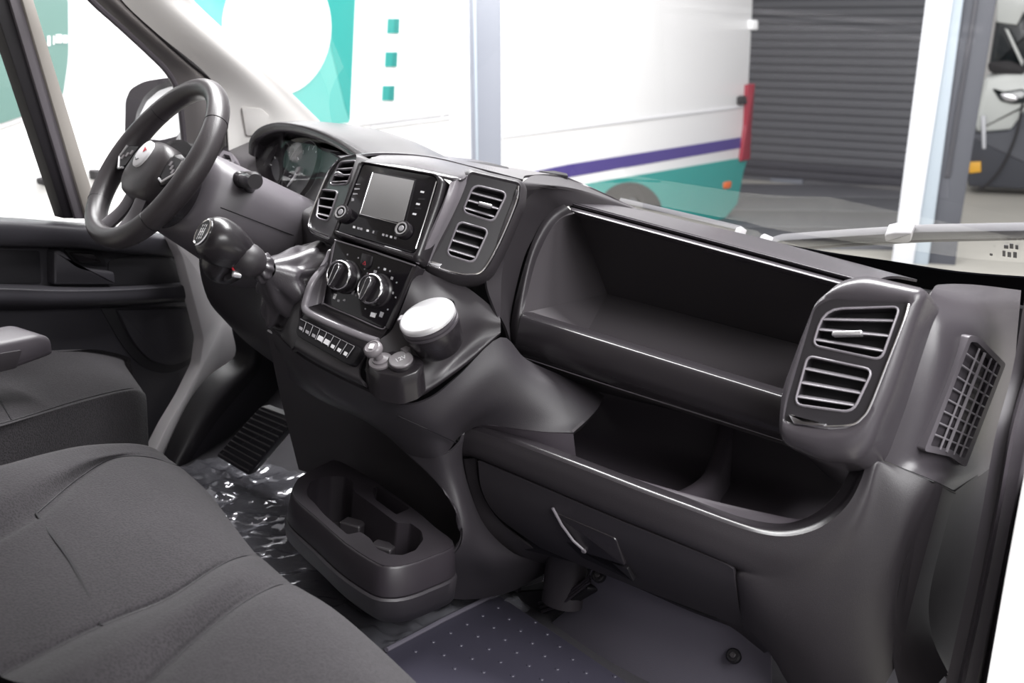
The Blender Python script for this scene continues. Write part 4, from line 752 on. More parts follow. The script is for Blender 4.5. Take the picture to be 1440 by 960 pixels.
def crumple(x, y):
    s = 0
    for f, a, ph, w in waves:
        v = math.sin(f * (x * math.cos(a) + y * math.sin(a)) + ph + 2 * math.sin(9 * x + 7 * y + ph)); s += w * (1 - abs(v)) ** 3 * 0.011 * 20 / f
    return s
rows = []
for j in range(91):
    row = []
    for i in range(91):
        x_ = -0.72 + 0.88 * i / 90; y_ = -0.40 + 0.62 * j / 90; t = max(0.0, (y_ - 0.12) / 0.45)
        row.append(Vector((x_, y_, FZ + 0.001 if inside(Vector((x_, y_, 0))) else FZ + 0.005 + 0.26 * t * t + crumple(x_, y_))))
    rows.append(row)
tag(MB().loft(rows, closed=False).build('protective_film', fm, None, smooth=75), 'crumpled clear plastic film spread over the cab floor', 'plastic film')
# rubber mat
rm = empty('rubber_mat', Z(690, 920, FZ), 'dark bluish studded rubber mat in the passenger footwell', 'floor mat')
MB().plate(MZ, fil([(543, 919), (700, 838), (768, 884), (900, 975), (980, 1040), (700, 1150), (560, 1060)], [3, 3, 2, 3, 3, 3, 3]), off=0.004, t=0.012, b=0.002).build('sheet', 'rubmat', rm)
p0 = MZ.P(543, 919); du = MZ.P(700, 838) - p0; dv_ = Vector((du.y, -du.x, 0)).normalized(); du = du.normalized()
for i in range(8):
    for j in range(9):
        q = p0 + du * (0.03 + i * 0.042 + (0.021 if j % 2 else 0)) + dv_ * (0.03 + j * 0.036)
        if not inside(q): continue
        MB().lathe(q + Vector((0, 0, 0.0035)), Vector((0, 0, 1)), [(0.004, 0), (0.003, 0.0018), (0.0, 0.0024)], 10, False, False).build('stud', 'rubmat', rm)
MB().tube([MZ.P(543, 919) + Vector((0, 0, .006)), MZ.P(620, 878) + Vector((0, 0, .006)), MZ.P(700, 838) + Vector((0, 0, .006))], 0.004, 8).build('edge_bead', 'kick', rm)
# kick panel
kk = empty('kick_panel', Z(900, 955, FZ), 'smooth grey kick panel below the glove box, held by round plastic screws', 'kick panel')
sheet('panel', [[(832, 800, 0.0), (900, 828, -0.004), (965, 857, -0.004), (1030, 882, -0.002), (1084, 908, 0.0)], [(808, 846, 0.05), (878, 880, 0.02), (960, 916, 0.01), (1030, 946, 0.008), (1084, 966, 0.004)], [(765, 884, 0.072), (830, 926, 0.03), (892, 968, 0.005), (960, 1012, -0.01), (1084, 1070, -0.02)]], 'kick', kk, 5, 5, smooth=60)
for c, yy in (((1032, 922), 0.002), ((842, 809), -0.008)):
    q = Y(*c, yy); ax_ = Vector((0, -0.75, 0.5)).normalized()
    s_ = MB().lathe(q, ax_, [(0.0105, -0.004), (0.0105, 0.004), (0.0085, 0.006), (0.006, 0.006)], 20).build('screw', 'black', kk, smooth=40)
    MB().lathe(q, ax_, [(0.0045, 0.005), (0.0045, 0.0078), (0.0035, 0.0085)], 12).build('screw_head', 'dash', s_)
# heater duct
du_ = empty('heater_duct', Y(790, 850, 0.12), 'black plastic heater duct with ribbed foot beside the kick panel', 'duct')
pth = crom(Yl([(800, 752, 0.00), (797, 790, 0.02), (793, 822, 0.03), (790, 848, 0.035)]), 4)
MB().loft([[p + Vector((math.cos(a) * 0.034, math.sin(a) * 0.026, 0)) for a in (2 * math.pi * k / 28 for k in range(28))] for p in pth], True).build('pipe', 'dash', du_, smooth=60)
PF = Plane(Y(760, 862, 0.035), Y(832, 822, 0.0), Y(712, 832, 0.085))
MB().plate(PF, fil([(712, 832), (765, 815), (822, 818), (828, 828), (764, 866)], [4, 8, 8, 6, 10]), off=0.0, t=0.02, b=0.003).build('foot', 'black', du_)
for k in range(3):
    MB().tube(crom([PF.P(*q) + PF.n * 0.003 for q in ((764 - k * 2, 860 - k * 6), (790 - k, 850 - k * 5), (812, 834 - k * 4), (832, 818 - k * 4))], 4), 0.0022, 8).build('rib', 'cupmat', du_)
MB().box(Y(727, 823, 0.06), Vector((0.006, 0, 0)), Vector((0, 0.006, 0)), Vector((0, 0, 0.009))).build('clip', 'black', du_, bevel=0.001)
# ------------------------------------------------------------------ cup holder
CH = Plane(Vector((0, 0, 0.26)), Vector((1, 0, 0.26)), Vector((0, 1, 0.26)))
ch = empty('cup_holder', CH.P(530, 740) - Vector((0, 0, 0.2)), 'black moulded cup holder console with two cup wells and a slot', 'cup holder')
def zc(l): return [(380 + a / 3.693, 600 + b / 3.693) for a, b in l]
top = crom([Vector((*p, 0)) for p in ((412, 686), (420, 672), (436, 662), (456, 652), (472, 647), (500, 660), (526, 676), (580, 714), (612, 741), (638, 765), (602, 783), (572, 793), (548, 795), (529, 790), (488, 764), (448, 729), (421, 706), (412, 694))], 4, True)
top = [(p.x, p.y) for p in top]
h1 = fil(zc([(188, 330), (205, 290), (250, 266), (320, 256), (390, 258), (432, 285), (430, 330), (540, 410), (655, 497), (730, 500), (785, 540), (795, 585), (755, 640), (690, 665), (620, 662), (555, 632), (520, 580), (470, 545), (400, 558), (350, 515), (280, 455), (225, 390), (192, 360)]), 3, 3)
h2 = fil(zc([(530, 322), (552, 308), (725, 422), (655, 455), (545, 375)]), 2, 3)
holed(MB(), CH, top, [h1, h2], 0.0, 0.004, 0.085).build('top', 'cupmat', ch, smooth=50)
MB().plate(CH, h1, off=-0.08, t=0.003, b=0).build('well_bottom', 'inner', ch); MB().plate(CH, h2, off=-0.05, t=0.003, b=0).build('slot_bottom', 'inner', ch)
for a, b in (((404, 540), (455, 515)), ((555, 640), (620, 655))):
    q = CH.P(*zc([((a[0] + b[0]) / 2, (a[1] + b[1]) / 2)])[0], -0.05)
    MB().box(q, Vector((0.018, 0.004, 0)), Vector((-0.004, 0.014, 0)), Vector((0, 0, 0.012))).build('spring_clip', 'dash', ch, bevel=0.003)
t3 = resamp(CH.L(top), 120); nz = Vector((0, 0, 1))
def down(l, dz, out_): return [p - nz * dz for p in inset(l, -out_, nz)]
MB().loft([[p for p in inset(t3, 0.003, nz)], down(t3, 0.001, 0.0), down(t3, 0.004, 0.002), down(t3, 0.040, 0.006), down(t3, 0.044, 0.006)]).build('skirt', 'cupmat', ch, smooth=50)
MB().loft([down(t3, 0.046, 0.003), down(t3, 0.046, 0.007), down(t3, 0.049, 0.0095), [p - nz * 0.075 + Vector((-0.005, 0.008, 0)) for p in inset(t3, -0.008, nz)], [p - nz * 0.11 + Vector((-0.03, 0.05, 0)) for p in inset(t3, -0.004, nz)], [Vector((p.x - 0.13, p.y + 0.20, FZ)) for p in inset(t3, 0.01, nz)]]).build('base', 'dash2', ch, smooth=50)
# ------------------------------------------------------------------ seats
def seat(name, cols, label, skirt_l, skirt_r, e_base, zb=0.10, xmin=-9):
    e = empty(name, e_base, label, 'seat')
    C3 = [Zl(c) for c in cols]
    for c in C3:
        for p in c: p.x = max(p.x, xmin)
    fr_ = []
    for c in C3:
        d = (c[0] - c[1]); d.z = 0; d = d.normalized() if d.length else Vector((0, 1, 0))
        fr_.append([Vector((c[0].x, c[0].y, zb)) - d * 0.03, c[0] + d * 0.004 - Vector((0, 0, 0.12)), c[0] + d * 0.012 - Vector((0, 0, 0.05)), c[0] + d * 0.008 - Vector((0, 0, 0.018))] + c)
    if skirt_l:
        f0 = fr_[0]; s = Vector((-0.02, 0, 0)); fr_ = [[p - Vector((0, 0, max(0, p.z - zb))) + s * 0.3 for p in f0], [p - Vector((0, 0, max(0, p.z - zb) * 0.35)) + s for p in f0]] + fr_
    if skirt_r:
        f0 = fr_[-1]; s = Vector((0.008, 0, 0)); fr_ = fr_ + [[p - Vector((0, 0, max(0, p.z - zb) * 0.5)) + s for p in f0], [p - Vector((0, 0, max(0, p.z - zb))) for p in f0]]
    MB().grid(fr_, 5, 5).build('cushion', 'fabric', e, smooth=80)
    return e
bench = [[(222, 640, .318), (190, 628, .345), (120, 629, .355), (60, 640, .36), (0, 655, .365), (-120, 680, .37)],
         [(238, 646, .322), (200, 633, .350), (130, 643, .370), (80, 662, .375), (0, 695, .378), (-130, 745, .38)],
         [(252, 656, .320), (205, 642, .348), (157, 645, .358), (108, 674, .356), (51, 722, .354), (-70, 790, .355)],
         [(262, 664, .320), (216, 650, .350), (168, 654, .362), (118, 685, .360), (58, 733, .356), (-60, 800, .355)],
         [(292, 692, .318), (255, 690, .353), (210, 702, .362), (158, 732, .358), (82, 768, .352), (-40, 840, .35)],
         [(325, 736, .314), (290, 738, .348), (255, 760, .357), (200, 795, .354), (115, 836, .35), (-10, 905, .348)],
         [(353, 771, .310), (328, 772, .338), (292, 792, .350), (226, 832, .349), (134, 870, .347), (-10, 940, .346)],
         [(363, 781, .308), (338, 783, .335), (302, 799, .345), (235, 842, .344), (142, 880, .343), (0, 950, .343)],
         [(372, 788, .310), (348, 787, .340), (312, 802, .354), (246, 848, .356), (154, 890, .356), (20, 958, .356)],
         [(388, 802, .310), (362, 801, .342), (322, 818, .360), (270, 855, .364), (190, 905, .366), (60, 970, .366)],
         [(404, 816, .308), (378, 816, .338), (330, 842, .350), (264, 896, .352), (196, 956, .353), (110, 1030, .353)],
         [(412, 822, .306), (387, 824, .335), (338, 850, .345), (272, 903, .346), (204, 965, .347), (120, 1040, .347)],
         [(424, 828, .308), (398, 832, .340), (352, 860, .354), (290, 915, .356), (225, 975, .356), (140, 1060, .356)],
         [(480, 864, .304), (450, 872, .342), (405, 905, .358), (350, 960, .360), (290, 1030, .360), (210, 1120, .36)],
         [(580, 955, .295), (545, 965, .338), (505, 995, .355), (455, 1050, .358), (410, 1110, .358), (340, 1220, .358)],
         [(700, 1080, .28), (660, 1090, .33), (620, 1130, .35), (580, 1190, .355), (540, 1260, .355), (470, 1400, .355)]]
be = seat('passenger_bench', bench, 'grey fabric double passenger bench seat with stitched cushion panels', True, True, (0.15, -0.75, 0.0))
MB().tube([p - Vector((0, 0, 0.0005)) for p in crom(Zl([(51, 722, .3545), (72, 752, .3535), (98, 788, .3515), (122, 834, .3490), (142, 880, .3435)]), 6)], 0.0022, 8).build('seam', 'black', be)
MB().tube(crom(Zl([(250, 655, .3225), (205, 642, .3485), (157, 645, .3585), (108, 674, .3565), (51, 722, .3545)]), 6), 0.0009, 6).build('seam', 'black', be)
MB().tube(crom(Zl([(362, 781, .3095), (338, 783, .3353), (302, 799, .3453), (235, 842, .3443), (142, 880, .3433), (0, 950, .3433)]), 6), 0.0009, 6).build('seam', 'black', be)
MB().tube(crom(Zl([(411, 822, .3075), (387, 824, .3353), (338, 850, .3453), (272, 903, .3463), (204, 965, .3473)]), 6), 0.0007, 6).build('seam', 'black', be)
MB().box(Vector((0.18, -0.90, 0.13)), Vector((0.38, 0, 0)), Vector((0, 0.22, 0)), Vector((0, 0, 0.05))).build('base', 'black', be, bevel=0.01)
drv = [[(120, 483, .325), (100, 478, .345), (70, 474, .352), (20, 470, .355), (-80, 472, .36)], [(152, 500, .322), (125, 496, .345), (85, 494, .355), (30, 497, .36), (-80, 500, .36)], [(185, 528, .318), (158, 526, .345), (108, 526, .356), (45, 534, .36), (-80, 545, .36)],
       [(199, 548, .314), (176, 547, .338), (112, 562, .350), (20, 590, .353), (-80, 615, .353)], [(204, 562, .305), (184, 558, .326), (116, 576, .338), (20, 604, .342), (-80, 630, .342)]]
dr = seat('driver_seat', drv, 'dark grey fabric driver seat cushion below the steering wheel', False, True, (-0.62, -0.45, 0.0), 0.10, -0.78)
MB().tube(crom(Zl([(198, 548, .3155), (176, 547, .3385), (112, 562, .3505), (20, 590, .3535), (-80, 615, .3535)]), 6), 0.0009, 6).build('seam', 'black', dr)
MB().tube(crom(Zl([(-2, 560, .3585), (8, 577, .356), (16, 590, .3535)]), 6), 0.0012, 6).build('seam', 'black', dr)
MB().box(Vector((-0.60, -0.46, 0.13)), Vector((0.13, 0, 0)), Vector((0, 0.17, 0)), Vector((0, 0, 0.05))).build('base', 'black', dr, bevel=0.01)
AR = Plane(X(0, 490, -0.53), X(76, 480, -0.53), X(0, 530, -0.53))
ar = empty('armrest', AR.P(30, 510), 'grey folding armrest on the side of the driver seat', 'armrest')
am = MB().plate(AR, fil([(-60, 492), (0, 481), (56, 470), (74, 475), (77, 499), (22, 519), (-60, 540)], [4, 10, 8, 10, 8, 8, 4]), off=0.0, t=0.075, b=0.008).build('pad', 'rubberg', ar, smooth=50)
MB().plate(AR, fil([(-40, 503), (30, 491), (22, 517), (-40, 532)], 3), off=0.003, t=0.004, b=0.001).build('side_cover', 'dash', ar)
# ------------------------------------------------------------------ driver door
DX = -0.86
DP = Plane(X(0, 400, DX), X(200, 400, DX), X(0, 600, DX))
dd = empty('driver_door', Vector((DX, 0.0, 0.0)), 'dark plastic trimmed driver door with pull handle and pockets', 'door')
MB().plate(DP, fil([(-120, 318), (200, 330), (246, 336), (262, 362), (277, 420), (292, 480), (288, 520), (266, 560), (240, 610), (200, 700), (-120, 720)], [4, 10, 10, 10, 10, 20, 20, 20, 20, 10, 4], 4), off=0.0, t=0.05, b=0.006).build('panel', 'doorp', dd)
def dsheet(name, rows, m): return MB().grid([[X(a, b, DX + c) for a, b, c in r] for r in rows], 5, 5).build(name, m, dd, smooth=60, solid=0.003)
dsheet('belt_ledge', [[(-120, 304, -0.03), (0, 305, -0.03), (60, 309, -0.03), (105, 312, -0.03), (150, 316, -0.03), (240, 330, -0.02)], [(-120, 308, 0.02), (0, 309, 0.02), (60, 313, 0.02), (110, 317, 0.02), (160, 322, 0.02), (244, 336, 0.015)], [(-120, 318, 0.035), (0, 318, 0.035), (60, 321, 0.035), (115, 325, 0.035), (165, 331, 0.03), (248, 344, 0.02)], [(-120, 343, 0.03), (0, 343, 0.03), (60, 344, 0.03), (115, 346, 0.03), (165, 352, 0.025), (252, 358, 0.012)], [(-120, 347, 0.005), (0, 347, 0.005), (60, 348, 0.005), (115, 350, 0.005), (165, 355, 0.005), (254, 364, 0.002)]], 'doorp')
dsheet('arm_ledge', [[(-120, 400, 0.005), (0, 399, 0.005), (90, 402, 0.005), (180, 402, 0.005), (262, 396, 0.003)], [(-120, 404, 0.055), (0, 404, 0.055), (90, 407, 0.05), (180, 406, 0.045), (266, 400, 0.02)], [(-120, 410, 0.062), (0, 410, 0.062), (90, 412, 0.057), (180, 410, 0.05), (269, 404, 0.024)], [(-120, 428, 0.058), (0, 428, 0.058), (90, 428, 0.053), (180, 425, 0.046), (274, 418, 0.02)], [(-120, 436, 0.005), (0, 436, 0.005), (90, 434, 0.005), (180, 430, 0.005), (277, 423, 0.002)]], 'doorp')
MB().plate(DP, fil([(152, 366), (190, 357), (236, 358), (254, 382), (261, 401), (150, 402)], [6, 10, 10, 8, 8, 5]), off=0.002, t=0.004, b=0.001).build('upper_pocket', 'door_shade', dd)
MB().plate(DP, fil([(-120, 350), (55, 352), (58, 398), (-120, 402)], 4), off=0.002, t=0.004, b=0.001).build('grip_recess', 'door_shade', dd)
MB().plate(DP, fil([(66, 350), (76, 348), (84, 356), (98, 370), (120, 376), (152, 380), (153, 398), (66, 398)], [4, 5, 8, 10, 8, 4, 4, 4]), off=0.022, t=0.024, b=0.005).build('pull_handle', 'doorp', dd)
MB().plate(DP, fil([(88, 350), (140, 352), (150, 374), (104, 370)], 4), off=0.004, t=0.004, b=0.001).build('latch_recess', 'door_shade', dd)
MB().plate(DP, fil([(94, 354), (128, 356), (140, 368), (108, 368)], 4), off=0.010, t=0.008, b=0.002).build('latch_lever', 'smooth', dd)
MB().plate(DP, fil([(140, 432), (276, 430), (284, 472), (275, 508), (237, 527), (200, 518), (172, 488)], [4, 6, 12, 16, 20, 20, 20]), off=0.002, t=0.004, b=0.001).build('lower_pocket', 'door_shade', dd)
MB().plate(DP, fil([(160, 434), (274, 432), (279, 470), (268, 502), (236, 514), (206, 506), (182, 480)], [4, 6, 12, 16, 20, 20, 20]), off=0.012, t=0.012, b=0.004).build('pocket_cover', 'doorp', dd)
# window divider and seals of the door
DW = Plane(X(0, 100, DX + 0.0), X(200, 100, DX + 0.0), X(0, 300, DX + 0.0))
for pts, m, off, nm in (([(-22, -20), (2, -20), (100, 306), (86, 306)], 'rubber', 0.010, 'divider_seal'), ([(0, -20), (16, -20), (113, 306), (99, 306)], 'satin', 0.016, 'divider_channel'), ([(15, -20), (31, -20), (127, 290), (121, 306), (112, 306)], 'beige', 0.022, 'divider_bar'), ([(30, -20), (34, -20), (130, 288), (126, 291)], 'rubber', 0.012, 'glass_seal')):
    MB().plate(DW, pts, off=off, t=0.03, b=0.002).build(nm, m, dd)
MB().tube(crom([X(*p, DX + 0.015) for p in ((105, -30), (128, 0), (170, 38), (210, 75), (236, 102), (250, 130), (256, 170), (260, 215), (262, 250))], 5), [0.006] * 41, 8).build('window_seal', 'rubberg', dd)
gw = MB().plate(DW, [(-120, -60), (90, -60), (128, 0), (236, 102), (256, 170), (262, 310), (-120, 310)], off=-0.004, t=0.004, b=0).build('window_2', 'lens'); struct(gw)
# door frame / A-pillar
fr1 = MB().grid([[X(*p, DX + 0.005) for p in ((118, -20), (133, 0), (172, 37), (212, 74), (238, 101), (252, 132), (259, 175), (263, 220))], [X(*p, DX + 0.03) for p in ((150, -20), (160, 0), (205, 42), (250, 82), (275, 105), (285, 135), (290, 175), (294, 220))], [X(*p, DX + 0.02) for p in ((172, -20), (178, 0), (225, 46), (270, 86), (300, 112), (312, 140), (318, 175), (320, 215))]], 5, 5).build('trim_1', 'frame', None, smooth=60, solid=0.01); struct(fr1)
sl = MB().tube(crom([X(*p, DX + 0.032) for p in ((166, -20), (176, 0), (222, 45), (268, 86), (298, 111), (314, 140), (321, 175), (324, 215))], 5), 0.007, 8).build('trim_2', 'rubber', None); struct(sl)
pe = [WS.P(*p) for p in ((250, -30), (272, 0), (330, 55), (400, 121), (470, 190), (486, 206))]
pl0 = [X(*p, -0.80) for p in ((160, -30), (171, 0), (222, 48), (292, 106), (316, 150), (322, 212))]
pe = [pe[0] + (pe[0] - pe[1]).normalized() * 0.5, pe[0] + (pe[0] - pe[1]).normalized() * 0.2] + pe; pl0 = [pl0[0] + (pe[0] - pe[2]) * 1.0, pl0[0] + (pe[1] - pe[2]) * 1.0] + pl0
pm = [lerp(a, b, 0.5) + Vector((0.02, -0.03, 0.01)) for a, b in zip(pl0, pe)]
pq = [lerp(a, b, 0.9) + Vector((0.004, -0.012, 0.0)) for a, b in zip(pl0, pe)]
pt = MB().grid([pl0, pm, pq, pe], 6, 6).build('trim_3', 'pillar', None, smooth=60, solid=0.006); struct(pt)
SPK = Plane(lerp(pl0[6], pm[6], 0.35), lerp(pl0[6], pm[6], 0.95), lerp(pl0[7], pm[7], 0.35))
sg = MB().plate(SPK, fil([(338, 150), (366, 151), (377, 162), (372, 190), (345, 190)], [3, 5, 3, 3, 3]), off=0.009, t=0.03, b=0.002).build('speaker_grille', 'pillarg'); tag(sg, 'pale square tweeter grille on the driver side pillar', 'speaker grille')
# door opening, painted metal and sill trim
BX = -0.80; BP = Plane(X(0, 400, BX), X(200, 400, BX), X(0, 600, BX))
bm_ = MB().plate(BP, fil([(246, 332), (288, 335), (308, 392), (324, 436), (352, 464), (346, 510), (304, 534), (268, 572), (232, 650), (215, 650), (240, 600), (264, 560), (286, 515), (291, 478), (276, 418), (262, 362)], 6, 3), off=-0.01, t=0.03, b=0.004).build('trim_4', 'bodymetal'); struct(bm_)
ss = MB().grid([[X(*p, -0.79) for p in ((326, 462), (330, 500), (294, 528), (262, 570), (226, 650), (218, 680))], [X(*p, -0.755) for p in ((352, 462), (356, 508), (322, 545), (290, 585), (250, 650), (240, 680))], [X(*p, -0.76) for p in ((364, 462), (366, 515), (335, 556), (302, 596), (264, 655), (255, 685))]], 5, 5).build('trim_5', 'rubber', None, smooth=60, solid=0.01); struct(ss)
fs = MB().grid([[X(*p, -0.76) for p in ((360, 462), (366, 512), (335, 554), (302, 594), (262, 655))], [X(395, 470, -0.775), X(385, 520, -0.775), X(355, 560, -0.775), X(322, 600, -0.775), X(280, 658, -0.775)], [X(420, 480, -0.78), X(410, 530, -0.78), X(380, 570, -0.78), X(345, 612, -0.78), X(300, 662, -0.78)]], 5, 5).build('trim_6', 'doorp', None, smooth=60, solid=0.006); struct(fs)
# ribbed foot rest
FR = Plane(Z(306, 640, 0.13), Z(352, 668, 0.11), Z(370, 570, 0.26))
fo = empty('foot_rest', FR.P(340, 610), 'ribbed dark plastic foot rest in the driver footwell', 'foot rest')
MB().plate(FR, fil([(306, 640), (370, 570), (420, 588), (352, 668)], 4), off=0.006, t=0.02, b=0.003).build('plate', 'doorp', fo)
for i in range(11):
    t = (i + 0.5) / 11; a = lp((308, 640), (370, 572), t); b = lp((350, 665), (416, 590), t)
    MB().tube([FR.P(*a) + FR.n * 0.006, FR.P(*b) + FR.n * 0.006], 0.0028, 6).build('rib', 'cupmat', fo)
# passenger door opening
rp = MB().grid([[X(*p, 0.80) for p in ((1452, 400), (1440, 470), (1408, 602), (1388, 700), (1367, 810), (1340, 930), (1325, 1000))], [X(*p, 0.835) for p in ((1462, 420), (1446, 520), (1422, 610), (1402, 720), (1380, 830), (1356, 940), (1342, 1000))], [X(*p, 0.83) for p in ((1472, 440), (1452, 560), (1430, 650), (1410, 750), (1392, 850), (1370, 940), (1356, 1000))]], 5, 5).build('trim_7', 'rubberg', None, smooth=60, solid=0.02); struct(rp)
rs = MB().tube(crom([X(*p, 0.845) for p in ((1475, 520), (1452, 600), (1428, 700), (1408, 800), (1386, 900), (1366, 1000))], 5), 0.010, 12).build('trim_8', 'rubberg'); struct(rs)
rw = MB().tube(crom([X(*p, 0.86) for p in ((1490, 560), (1462, 640), (1434, 740), (1410, 860), (1388, 970), (1378, 1020))], 5), 0.009, 12).build('trim_9', 'smooth'); struct(rw)
DQ = Plane(X(1420, 800, 0.885), X(1440, 800, 0.885), X(1420, 960, 0.885))
sd = MB().plate(DQ, [(1446, 660), (1520, 660), (1500, 1020), (1378, 1020), (1392, 960), (1420, 800)], off=0, t=0.003, b=0.0005).build('trim_11', 'whitepaint'); struct(sd)
# passenger side pillar, just outside the picture
rp0 = [Vector((0.80, 0.50, 0.70)), Vector((0.80, 0.30, 0.83)), Vector((0.80, 0.10, 0.95)), Vector((0.80, -0.10, 1.07)), Vector((0.80, -0.29, 1.19))]
struct(MB().grid([rp0, [p + Vector((0.03, -0.04, 0.0)) for p in rp0], [p + Vector((0.065, -0.04, -0.02)) for p in rp0]], 4, 4).build('trim_12', 'pillar', None, smooth=60, solid=0.006))
# ------------------------------------------------------------------ windscreen and wiper
wsl = [(-0.80, 0.0), (0.84, 0.0)]
def wpt(x, t): return Vector((x, 0.52 - 0.42 * t - 0.06 * max(0, abs(x) - 0.5) ** 2, 0.734 - 0.042 * x + 0.2495 * t))
w_ = MB().grid([[wpt(x, t) for x in (-0.80, -0.4, 0.0, 0.4, 0.84)] for t in (-0.25, 0.3, 1.0, 1.9)], 6, 3).build('window_1', 'lens', None, smooth=80); struct(w_)
fb = MB().grid([[WS.P(*p) + WS.n * 0.006 for p in r] for r in ([(900, 296), (1046, 327), (1070, 334), (1160, 351), (1250, 364), (1350, 379), (1470, 388)], [(900, 303), (1046, 333), (1070, 343), (1160, 372), (1250, 398), (1350, 414), (1470, 432)])], 4, 3).build('trim_10', 'frit', None, solid=0.003); struct(fb)
WO = Plane(WS.o - WS.n * 0.03, WS.o - WS.n * 0.03 + WS.u, WS.o - WS.n * 0.03 + WS.v)
wi = empty('windscreen_wiper', WO.P(1080, 338), 'grey windscreen wiper blade lying across the foot of the glass', 'wiper')
MB().plate(WO, [(1086, 336), (1100, 332), (1200, 325), (1300, 319), (1470, 316), (1470, 327), (1300, 330), (1200, 336), (1110, 343), (1088, 342)], off=0.01, t=0.015, b=0.002).build('blade', 'wiper', wi)
MB().plate(WO, [(1110, 344), (1200, 337.5), (1300, 332), (1470, 329), (1470, 334), (1300, 338), (1200, 344), (1130, 349)], off=0.004, t=0.008, b=0.001).build('rubber_edge', 'frame', wi)
MB().plate(WO, fil([(1249, 316), (1262, 313), (1288, 313), (1286, 326), (1278, 328), (1250, 326)], 3), off=0.02, t=0.02, b=0.003).build('clip', 'wiperl', wi)
MB().plate(WO, fil([(1068, 334), (1074, 330), (1092, 338), (1086, 343)], 2), off=0.012, t=0.015, b=0.002).build('pivot', 'wiperl', wi)
MB().plate(WO, fil([(1034, 322), (1042, 320), (1050, 326), (1046, 331), (1036, 328)], 2), off=0.012, t=0.015, b=0.002).build('nozzle', 'wiperl', wi)
MB().plate(WO, [(870, 284), (905, 292), (1040, 324), (1038, 328), (900, 298), (868, 288)], off=0.0, t=0.01, b=0.001).build('arm', 'wiper', wi)
stx = empty('glass_sticker', WS.P(1420, 352), 'small printed approval mark in the lower corner of the windscreen', 'print')
for a, b, c, d in ((1412, 344, 6, 5), (1420, 342, 5, 7), (1428, 344, 4, 6), (1410, 352, 4, 8), (1417, 354, 5, 7), (1425, 354, 5, 8), (1392, 356, 4, 3)):
    MB().plate(WS, [(a, b), (a + c, b + 0.6), (a + c, b + d), (a, b + d - 0.6)], off=0.001, t=0.001, b=0).build('mark', 'dial', stx)
# ------------------------------------------------------------------ outside: driver mirror
MP = Plane(Y(180, 150, 0.32), Y(260, 150, 0.40), Y(180, 190, 0.30))
mi = empty('door_mirror', MP.P(215, 190), 'black door mirror seen through the driver window', 'mirror')
mo = fil([(180, 195), (181, 150), (187, 134), (206, 123), (240, 117.5), (268, 121), (272, 200), (230, 214), (190, 210)], [6, 8, 8, 10, 10, 6, 8, 8, 8]); mi_ = fil([(192, 190), (197, 165), (207, 144), (224, 129), (242, 123), (264, 125), (266, 196), (230, 205), (198, 202)], 5)
holed(MB(), MP, mo, [mi_], 0.03, 0.10, 0.025).build('housing', 'smooth', mi); MB().plate(MP, mi_, off=0.006, t=0.004, b=0).build('glass', 'vanwhite', mi)  # mirror glass painted white in place of its bright reflection
MB().tube([MP.P(262, 190) - MP.n * 0.03, X(262, 225, DX - 0.02), X(262, 240, DX - 0.02)], [0.03, 0.028, 0.03], 12).build('bracket', 'smooth', mi)
# ------------------------------------------------------------------ outside: hall
UX = ray(-1670, 36).cross(ray(1900, 60)).normalized()        # upright of the hall: the van stands slightly tilted to the hall floor
if UX.z < 0: UX = -UX
G0 = CAM - UX * 1.5
def flat(v): return (v - UX * v.dot(UX)).normalized()
GA = flat(Vector((1, 0, 0))); GB = UX.cross(GA)
def gp(a, b, h=0.0): return G0 + GA * a + GB * b + UX * h
def quad(name, pts, m): return struct(MB().add([Vector(p) for p in pts], [(0, 1, 2, 3)]).build(name, m, None, smooth=0, solid=0.1))
quad('floor_hall', [gp(-25, -8), gp(20, -8), gp(20, 26), gp(-25, 26)], 'concrete')
quad('wall_back', [gp(-25, 25), gp(20, 25), gp(20, 25, 7), gp(-25, 25, 7)], 'wall')
# white van with teal markings
vd = flat(WM @ Vector((1180 / FPX, 420 / FPX, 1.0)))
v0 = CAM + ray(900, 200) * 8.6
VP = Plane(v0, v0 + vd, v0 + UX)
va = empty('delivery_van', VP.P(900, 330), 'white delivery van with teal and purple graphics parked beyond the windscreen', 'van')
MB().plate(VP, fil([(270, -420), (1040, -300), (1062, -100), (1058, 20), (1053, 120), (1047, 215), (1046, 240), (1036, 288), (1016, 312), (990, 320), (930, 322), (846, 345), (270, 500)], [4, 30, 10, 4, 4, 4, 8, 12, 12, 8, 4, 4, 4]), off=0, t=0.4, b=0.01).build('body', 'vanwhite', va, smooth=40)
def deco(pts, m, nm, off=0.006, r=0): return MB().plate(VP, fil(pts, r) if r else pts, off=off, t=0.005, b=0).build(nm, m, va)
deco([(240, -60), (500, -60), (498, 0), (490, 172), (455, 177), (240, 180)], 'teal2', 'teal_panel')
deco([(440, -60), (500, -60), (498, 0), (490.5, 168), (484, 150), (462, 60), (452, 10)], 'teal', 'teal_panel', 0.009)
el = [(387 + 76 * math.cos(t), 38 + 96 * math.sin(t)) for t in (2 * math.pi * k / 48 for k in range(48))]
deco(el, 'vanwhite', 'white_disc', 0.012)
for cx, cy in ((552, 36.5), (549, 83.5), (545, 131)):
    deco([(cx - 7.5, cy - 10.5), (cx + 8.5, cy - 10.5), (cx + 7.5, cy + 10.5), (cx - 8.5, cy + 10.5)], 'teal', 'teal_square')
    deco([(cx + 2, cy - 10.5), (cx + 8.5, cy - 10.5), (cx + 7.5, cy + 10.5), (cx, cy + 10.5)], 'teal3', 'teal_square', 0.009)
deco([(740, 243), (800, 231), (1041, 193), (1040, 208), (800, 249), (745, 262)], 'purple', 'purple_stripe')
deco([(520, 212), (552, 206), (552, 209), (520, 216)], 'teal', 'teal_mark')
